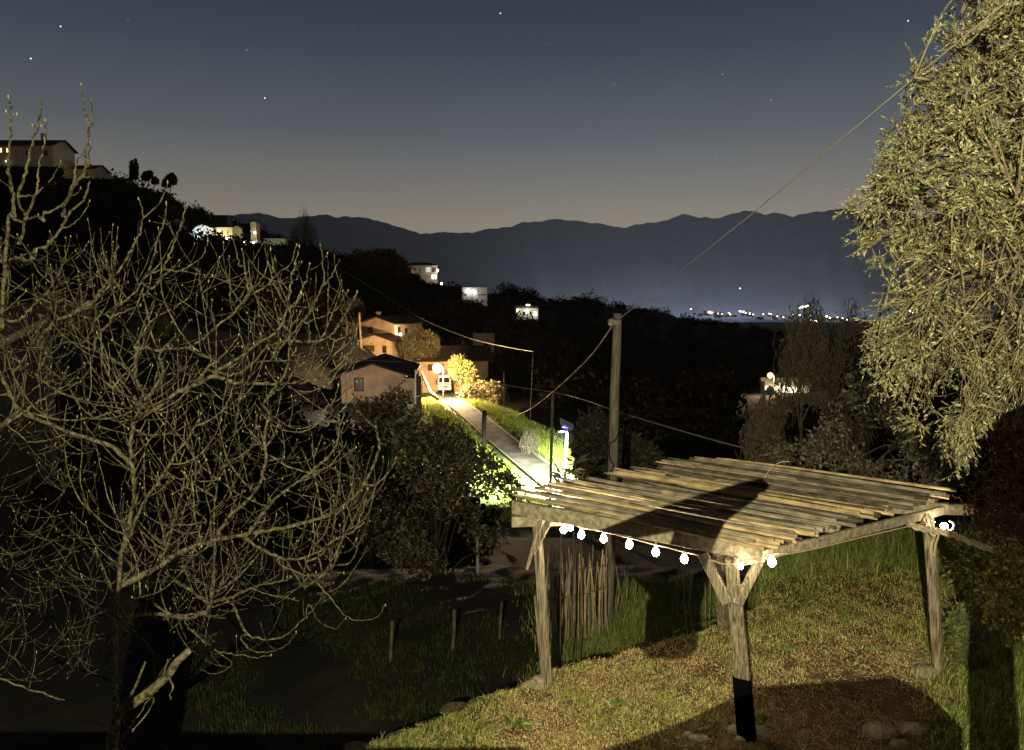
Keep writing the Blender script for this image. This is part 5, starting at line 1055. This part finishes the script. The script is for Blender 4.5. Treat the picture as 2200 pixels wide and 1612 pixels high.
def reg_road(rg,n):
    y=np.exp(rg.uniform(math.log(36),math.log(100),n)); px=np.interp(y,[37,50,69,84,108],[1290,1160,1030,985,958])+rg.normal(size=n)*75*(43/y); x=(px-1100)/1655*y/.99
    d=np.full(n,9.)
    for i in range(0,len(ROAD)-1): 
        a=ROAD[i];b=ROAD[i+1]; ab=b[:2]-a[:2]; t=np.clip(((x-a[0])*ab[0]+(y-a[1])*ab[1])/(ab@ab),0,1); d=np.minimum(d,np.hypot(x-a[0]-t*ab[0],y-a[1]-t*ab[1]))
    s=d>1.9; return x[s],y[s]
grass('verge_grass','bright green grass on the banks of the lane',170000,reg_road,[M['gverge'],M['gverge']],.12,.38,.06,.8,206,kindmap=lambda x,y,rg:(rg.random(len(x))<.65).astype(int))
rg=np.random.default_rng(19)
for k,(px,py,s_) in enumerate([(1250,1440,1.0),(1420,1450,.8),(1700,1400,1.2),(1820,1330,1.1),(1330,1520,1.3),(1120,1560,1.4),(1010,1590,1.2),(1760,1480,.9),(1880,1400,.8),(1640,1550,1.0),(2060,1540,1.3)]):
    p=G(px,py,0); p[2]=gz(p[0],p[1]); n=34; pos=np.tile(p,(n,1))+np.stack([rg.normal(size=n)*.05*s_,rg.normal(size=n)*.05*s_,np.zeros(n)],1); dr_=np.stack([rg.normal(size=n),rg.normal(size=n),rg.uniform(.2,1.1,n)],1); mb=MB(); leaves(mb,pos,dr_,rg.uniform(.05,.12,n)*s_,.03*s_,0,rg,droop=.3)
    tag(mb.build('weed_rosette',M['ggreen']),['broad leaved weed right of the left post','weed midway between the left and front posts','weed in the lawn right of the front post','weed in the lawn before the tall grass','weed in the lawn left of the front post near the bottom','largest weed on the lawn edge at the bottom','weed nearest the bottom left tip of the lawn','weed on the upper rim of the bare soil','weed between the bare soil and the right post','weed at the right of the black post base','weed in the long grass at the bottom right'][k],'weed','weeds in the lawn')
n=1500; x,y=thin(reg_lawn,lambda x,y:np.where(y<12,1,.2))(rg,n*2); z=ground_z(x,y)+.02; mb=MB(); leaves(mb,np.stack([x,y,z],1),np.stack([rg.normal(size=len(x)),rg.normal(size=len(x)),rg.uniform(-.1,.35,len(x))],1),rg.uniform(.025,.06,len(x)),.022,0,rg,droop=.25); tag(mb.build('fallen_leaves',M['leafr2']),'brown dead leaves scattered over the lawn',kind='stuff')
# straw litter
rg=np.random.default_rng(9); x,y=thin(reg_lawn,lambda x,y:np.where(y<11.5,1,.2))(rg,9000); z=ground_z(x,y)+.012; a=rg.uniform(0,math.pi,len(x)); L=rg.uniform(.04,.16,len(x)); A=np.stack([x,y,z],1); B=A+np.stack([np.cos(a)*L,np.sin(a)*L,rg.uniform(-.005,.03,len(x))],1); mb=MB(); sticks(mb,A,B,.0022,.0014,seg=2,bend=rg.normal(size=A.shape)*.006); tag(mb.build('straw_litter',M['gdry']),'loose straw and twigs strewn over the terrace',kind='stuff')
# ------------------------------------------------------------------ house terrace behind the viewpoint and its floodlight
LPOS=np.array([-.75,-2.1,5.25])
HT=thing('house_terrace','raised house terrace with parapet shaped to cast shade behind the viewpoint','terrace',(0,-2,0))
mb=MB(); obox(mb,(0,-1.6,3.25),(6,0,0),(0,1.38,0),(0,0,.15)); mb.build('floor_slab',M['plasterg'],HT)
mb=MB(); obox(mb,(0,-1.6,1.5),(5.9,0,0),(0,1.3,0),(0,0,1.6)); mb.build('base',M['plasterg'],HT)
mb=MB(); PP=[(-.575,4.19),(-.36,4.24),(-.24,4.285),(-.12,4.345),(.18,4.365),(.25,4.33),(.25,3.4),(-.575,3.4)]  # parapet top outlined so that its shadow edge crosses the lawn
f_=[np.array([x_,-.20,z_]) for x_,z_ in PP]; b_=[np.array([x_,-.32,z_]) for x_,z_ in PP]; n_=len(PP)
mb.add(f_+b_,[[i_,n_+i_,n_+(i_+1)%n_,(i_+1)%n_] for i_ in range(n_)],[[0,k_,k_+1] if False else [7,k_,k_+1] for k_ in range(0,6)]+[[n_+7,n_+k_+1,n_+k_] for k_ in range(0,6)])
obox(mb,(-3.3,-.27,3.82),(2.72,0,0),(0,.05,0),(0,0,.42)); obox(mb,(-1.41,-.27,3.98),(.055,0,0),(0,.052,0),(0,0,.58)); mb.build('parapet',M['plasterp'],HT)  # left run and narrow pier added to shade the slope and fig trunk
mb=MB(); obox(mb,(0,-3.1,3),(6,0,0),(0,.12,0),(0,0,4.5)); mb.build('house_wall',M['plasterp'],HT)
mb=MB(); lathe(mb,(.345,-.26,3.4),[(.055,0),(.045,.3),(.042,1.1),(.06,1.16),(.085,1.22),(.098,1.32),(.085,1.44),(.05,1.51),(.002,1.54)],16)  # unseen pillar added to cast the dark band at the right edge
tag(mb.build('added_shadow_pillar',M['plasterw'],smooth=True),'unseen round headed pillar added behind the viewpoint to shade the right edge','pillar')
FL=thing('wall_floodlight','floodlight fixed to the house wall behind the viewpoint','floodlight',LPOS); mb=MB(); obox(mb,LPOS+np.array([0,-.25,0]),(.14,0,0),(0,.10,0),(0,0,.1)); bar(mb,LPOS+np.array([0,-.35,0]),LPOS+np.array([0,-1,0]),.05,.05); mb.build('housing',M['black'],FL)
# unseen forked cut-out, added and shaped to throw the shadow over the roof
def toP(p,yy=-.2): 
    p=np.array(p,float); s=(yy-LPOS[1])/(p[1]-LPOS[1]); return LPOS+(p-LPOS)*s
def R_(a,b): return toP(G(a,b,2.36))
Bq=lambda a,b: toP(P(a,b,float(np.interp(a,[1103,1640],[9.2,7.5]))))
Sd=lambda a,b,Y: toP(P(a,b,Y))
mb=MB()
def plate(pts):
    pts=[np.array(p) for p in pts]; n=len(pts); f=[p-np.array([0,.012,0]) for p in pts]; b=[p+np.array([0,.012,0]) for p in pts]; c0=sum(f)/n; c1=sum(b)/n
    V=f+b+[c0,c1]; t=[[2*n,i,(i+1)%n] for i in range(n)]+[[2*n+1,n+(i+1)%n,n+i] for i in range(n)]; q=[[i,n+i,n+(i+1)%n,(i+1)%n] for i in range(n)]; mb.add(V,q,t)
plate([R_(1590,1041),R_(1640,1030),R_(1650,1040),R_(1642,1052),R_(1618,1056),R_(1628,1064),R_(1592,1090),R_(1548,1124),Bq(1532,1166),Bq(1455,1137),R_(1440,1086)])
plate([R_(1440,1086),Bq(1455,1137),Bq(1372,1152),Bq(1282,1146)])
plate([Bq(1282,1146),Bq(1372,1152),Sd(1385,1215,11.5),Sd(1310,1215,11.5)])
plate([Bq(1532,1164),Bq(1522,1192),Bq(1437,1190),Bq(1455,1137)])
plate([Bq(1522,1190),Sd(1500,1300,13.3),Sd(1390,1300,13.3),Bq(1437,1188)])
plate([Sd(1310,1213,11.5),Sd(1385,1213,11.5),Sd(1450,1260,12.6),Sd(1395,1285,13)])
e0=Sd(1388,1298,13.3);e1=Sd(1502,1298,13.3); plate([e0,e1,Sd(1504,1375,12.6),Sd(1478,1398,12.3),Sd(1405,1398,12.3),Sd(1385,1380,12.6)])
em=Sd(1440,1380,12.6); tube(mb,[em,np.array([em[0]-.01,-.26,3.42])],.0012,6)
tag(mb.build('forked_shadow_caster',M['wood']),'unseen forked cut-out added behind the viewpoint to shadow the roof','board')
# ------------------------------------------------------------------ lights
def spot(loc,to,E,col,size,blend,r,name):
    l=bpy.data.lights.new(name,'SPOT'); l.energy=E; l.color=col; l.spot_size=math.radians(size); l.spot_blend=blend; l.shadow_soft_size=r
    o=bpy.data.objects.new(name,l); C.objects.link(o); o.location=tuple(loc); d=Vector(np.asarray(to)-np.asarray(loc)); o.rotation_euler=d.to_track_quat('-Z','Y').to_euler(); return o
spot(LPOS,(0.6,9,3.9),7000,(1,.86,.53),150,.25,.004,'flood_light')
spot(P(1206,929,YL-.3),P(1206,929,YL-.3)+np.array([0,2.0,-5]),150000,(.97,1.0,.82),136,.6,.08,'led_light')
plight(SC+np.array([0,-.1,-.75]),62000,OR,.3,'street_light'); plight(SC2+np.array([-.3,-1,-.8]),7000,OR,.3,'street_light')
plight(L1(5.0,-.5,3.0),1500,(1,.7,.4),.2); plight(L2(1.0,-4,2.0),500,OR,.2)
plight(L3(-1.2,-5.5,2.6),1500,CO,.3); plight(L4(0,-4.5,3.0),1500,(1,.85,.5),.3); plight(P(528,515,272),300,WH,.3); plight(P(748,856,64),1150,(1,.74,.52),.3); plight(P(705,765,104),1000,OR,.3); plight(P(600,748,108),900,OR,.3); plight(P(962,812,101),900,(1,.75,.45),.3); plight(P(545,500,288),300,WH,.2); plight(P(590,512,281),300,(.8,1,.8),.3)  # includes fills added for the peach wall and van, without any lamp
plight(L5(-3,-7,3.0),420,(1,.8,.6),.3); plight(L5(5.0,-2.5,3.4),350,WH,.3); plight(L6(-2.6,-1.4,3.4),160,WH,.2); plight(L6(2,-7,2.0),160,WH,.3); plight(L7(-.5,-3.0,3.6),330,(1,.9,.5),.3)
plight(P(60,335,226),60,(1,.8,.5),.3); plight(P(150,368,243),90,(1,.85,.5),.3)
plight(L9(-5.5,-3,2.4),2200,(1,.97,.85),.3); plight(L10(-1,-3.5,1.8),2600,(1,.96,.7),.3); plight(P(1722,895,128),900,(1,1,.9),.3); plight(P(1775,905,122),500,(.9,1,.7),.3); plight(P(1830,845,168),1500,(1,.5,.25),.3)
plight(P(1705,868,142),1200,(1,1,.9),.3)
# ------------------------------------------------------------------ sky
w=bpy.data.worlds.new('World'); scene.world=w; w.use_nodes=True; nt=w.node_tree; nt.nodes.clear(); N=nt.nodes; Lk=nt.links
out=N.new('ShaderNodeOutputWorld'); bg=N.new('ShaderNodeBackground'); Lk.new(bg.outputs[0],out.inputs[0])
tc=N.new('ShaderNodeTexCoord'); sep=N.new('ShaderNodeSeparateXYZ'); Lk.new(tc.outputs['Generated'],sep.inputs[0])
rp_=N.new('ShaderNodeValToRGB'); Lk.new(sep.outputs[2],rp_.inputs[0])
def s2l(c): return tuple(((v/255)/12.92 if v/255<.04045 else ((v/255+.055)/1.055)**2.4) for v in c)
cr=rp_.color_ramp; stops=[(0.0,(138,125,106)),(.085,(134,124,107)),(.13,(113,109,102)),(.20,(80,85,90)),(.29,(56,63,73)),(.38,(39,46,57)),(.47,(29,35,46)),(.62,(16,20,28)),(1.0,(8,10,15))]
cr.elements[0].position=0; cr.elements[0].color=(*s2l(stops[0][1]),1); cr.elements[1].position=1; cr.elements[1].color=(*s2l(stops[-1][1]),1)
for p_,c_ in stops[1:-1]: e=cr.elements.new(p_); e.color=(*s2l(c_),1)
sky=N.new('ShaderNodeTexSky'); sky.sky_type='NISHITA'; sky.sun_disc=False; sky.sun_elevation=math.radians(-8); sky.sun_rotation=math.radians(20)
ml=N.new('ShaderNodeVectorMath'); ml.operation='SCALE'; ml.inputs['Scale'].default_value=.05; Lk.new(sky.outputs[0],ml.inputs[0])
ad=N.new('ShaderNodeVectorMath'); ad.operation='ADD'; Lk.new(rp_.outputs[0],ad.inputs[0]); Lk.new(ml.outputs[0],ad.inputs[1])
cur=ad.outputs[0]
STARS=[(130,57,.9),(66,126,1.0),(569,211,1.0),(1075,29,.9),(1951,45,.9),(530,108,.35),(1320,182,.5),(1552,160,.4),(1657,215,.4),(1538,338,.3),(910,317,.2),(1697,447,.3),(275,43,.2),(1180,95,.2),(760,60,.2),(1430,70,.2),(390,150,.2)]
nrm=N.new('ShaderNodeVectorMath'); nrm.operation='NORMALIZE'; Lk.new(tc.outputs['Generated'],nrm.inputs[0])
for a,b,s in STARS:
    d=norm(ray(a,b)); vs=N.new('ShaderNodeVectorMath'); vs.operation='DISTANCE'; vs.inputs[1].default_value=tuple(d); Lk.new(nrm.outputs[0],vs.inputs[0])
    lt=N.new('ShaderNodeMath'); lt.operation='LESS_THAN'; lt.inputs[1].default_value=.0007 if s>.6 else .0005; Lk.new(vs.outputs['Value'],lt.inputs[0])
    mu=N.new('ShaderNodeVectorMath'); mu.operation='SCALE'; mu.inputs[0].default_value=(1.4*s,1.5*s,1.6*s); Lk.new(lt.outputs[0],mu.inputs['Scale'])
    a2=N.new('ShaderNodeVectorMath'); a2.operation='ADD'; Lk.new(cur,a2.inputs[0]); Lk.new(mu.outputs[0],a2.inputs[1]); cur=a2.outputs[0]
Lk.new(cur,bg.inputs[0]); bg.inputs[1].default_value=1.17
# ------------------------------------------------------------------ camera and view
cd=bpy.data.cameras.new('camera'); cam=bpy.data.objects.new('camera',cd); C.objects.link(cam); cam.location=(0,0,CAMZ); cam.rotation_euler=(math.pi/2-PITCH,0,0)
cd.sensor_width=36; cd.lens=36*1655/2200; cd.clip_start=.05; cd.clip_end=40000; scene.camera=cam
scene.view_settings.view_transform='Standard'; scene.view_settings.look='None'; scene.view_settings.exposure=0; scene.view_settings.gamma=1
scene.render.engine='CYCLES'; cy=scene.cycles; cy.use_denoising=True; cy.max_bounces=5; cy.diffuse_bounces=2; cy.glossy_bounces=2; cy.transmission_bounces=2; cy.volume_bounces=0; cy.sample_clamp_indirect=3; cy.use_light_tree=True
cy.caustics_reflective=False; cy.caustics_refractive=False

# ------------------------------------------------------------------ night haze over the whole valley
mb=MB(); obox(mb,(0,5500,430),(9000,0,0),(0,6500,0),(0,0,520)); hz=mb.build('haze',[])
hm=bpy.data.materials.new('night_haze'); hm.use_nodes=True; hn_=hm.node_tree; hn_.nodes.clear(); ho=hn_.nodes.new('ShaderNodeOutputMaterial'); hv=hn_.nodes.new('ShaderNodeVolumePrincipled')
hv.inputs['Color'].default_value=(.86,.92,1,1); hv.inputs['Density'].default_value=2.2e-5; hn_.links.new(hv.outputs[0],ho.inputs['Volume']); hz.data.materials.append(hm); tag(hz,'thin night haze filling the valley',kind='stuff')
for k_ in range(18):
    p_=P(1120+k_*45,690,3350+120*(k_%4)); p_[2]=-104; plight(p_,4.6e6,(.86,.9,1),0,'town_glow_light')
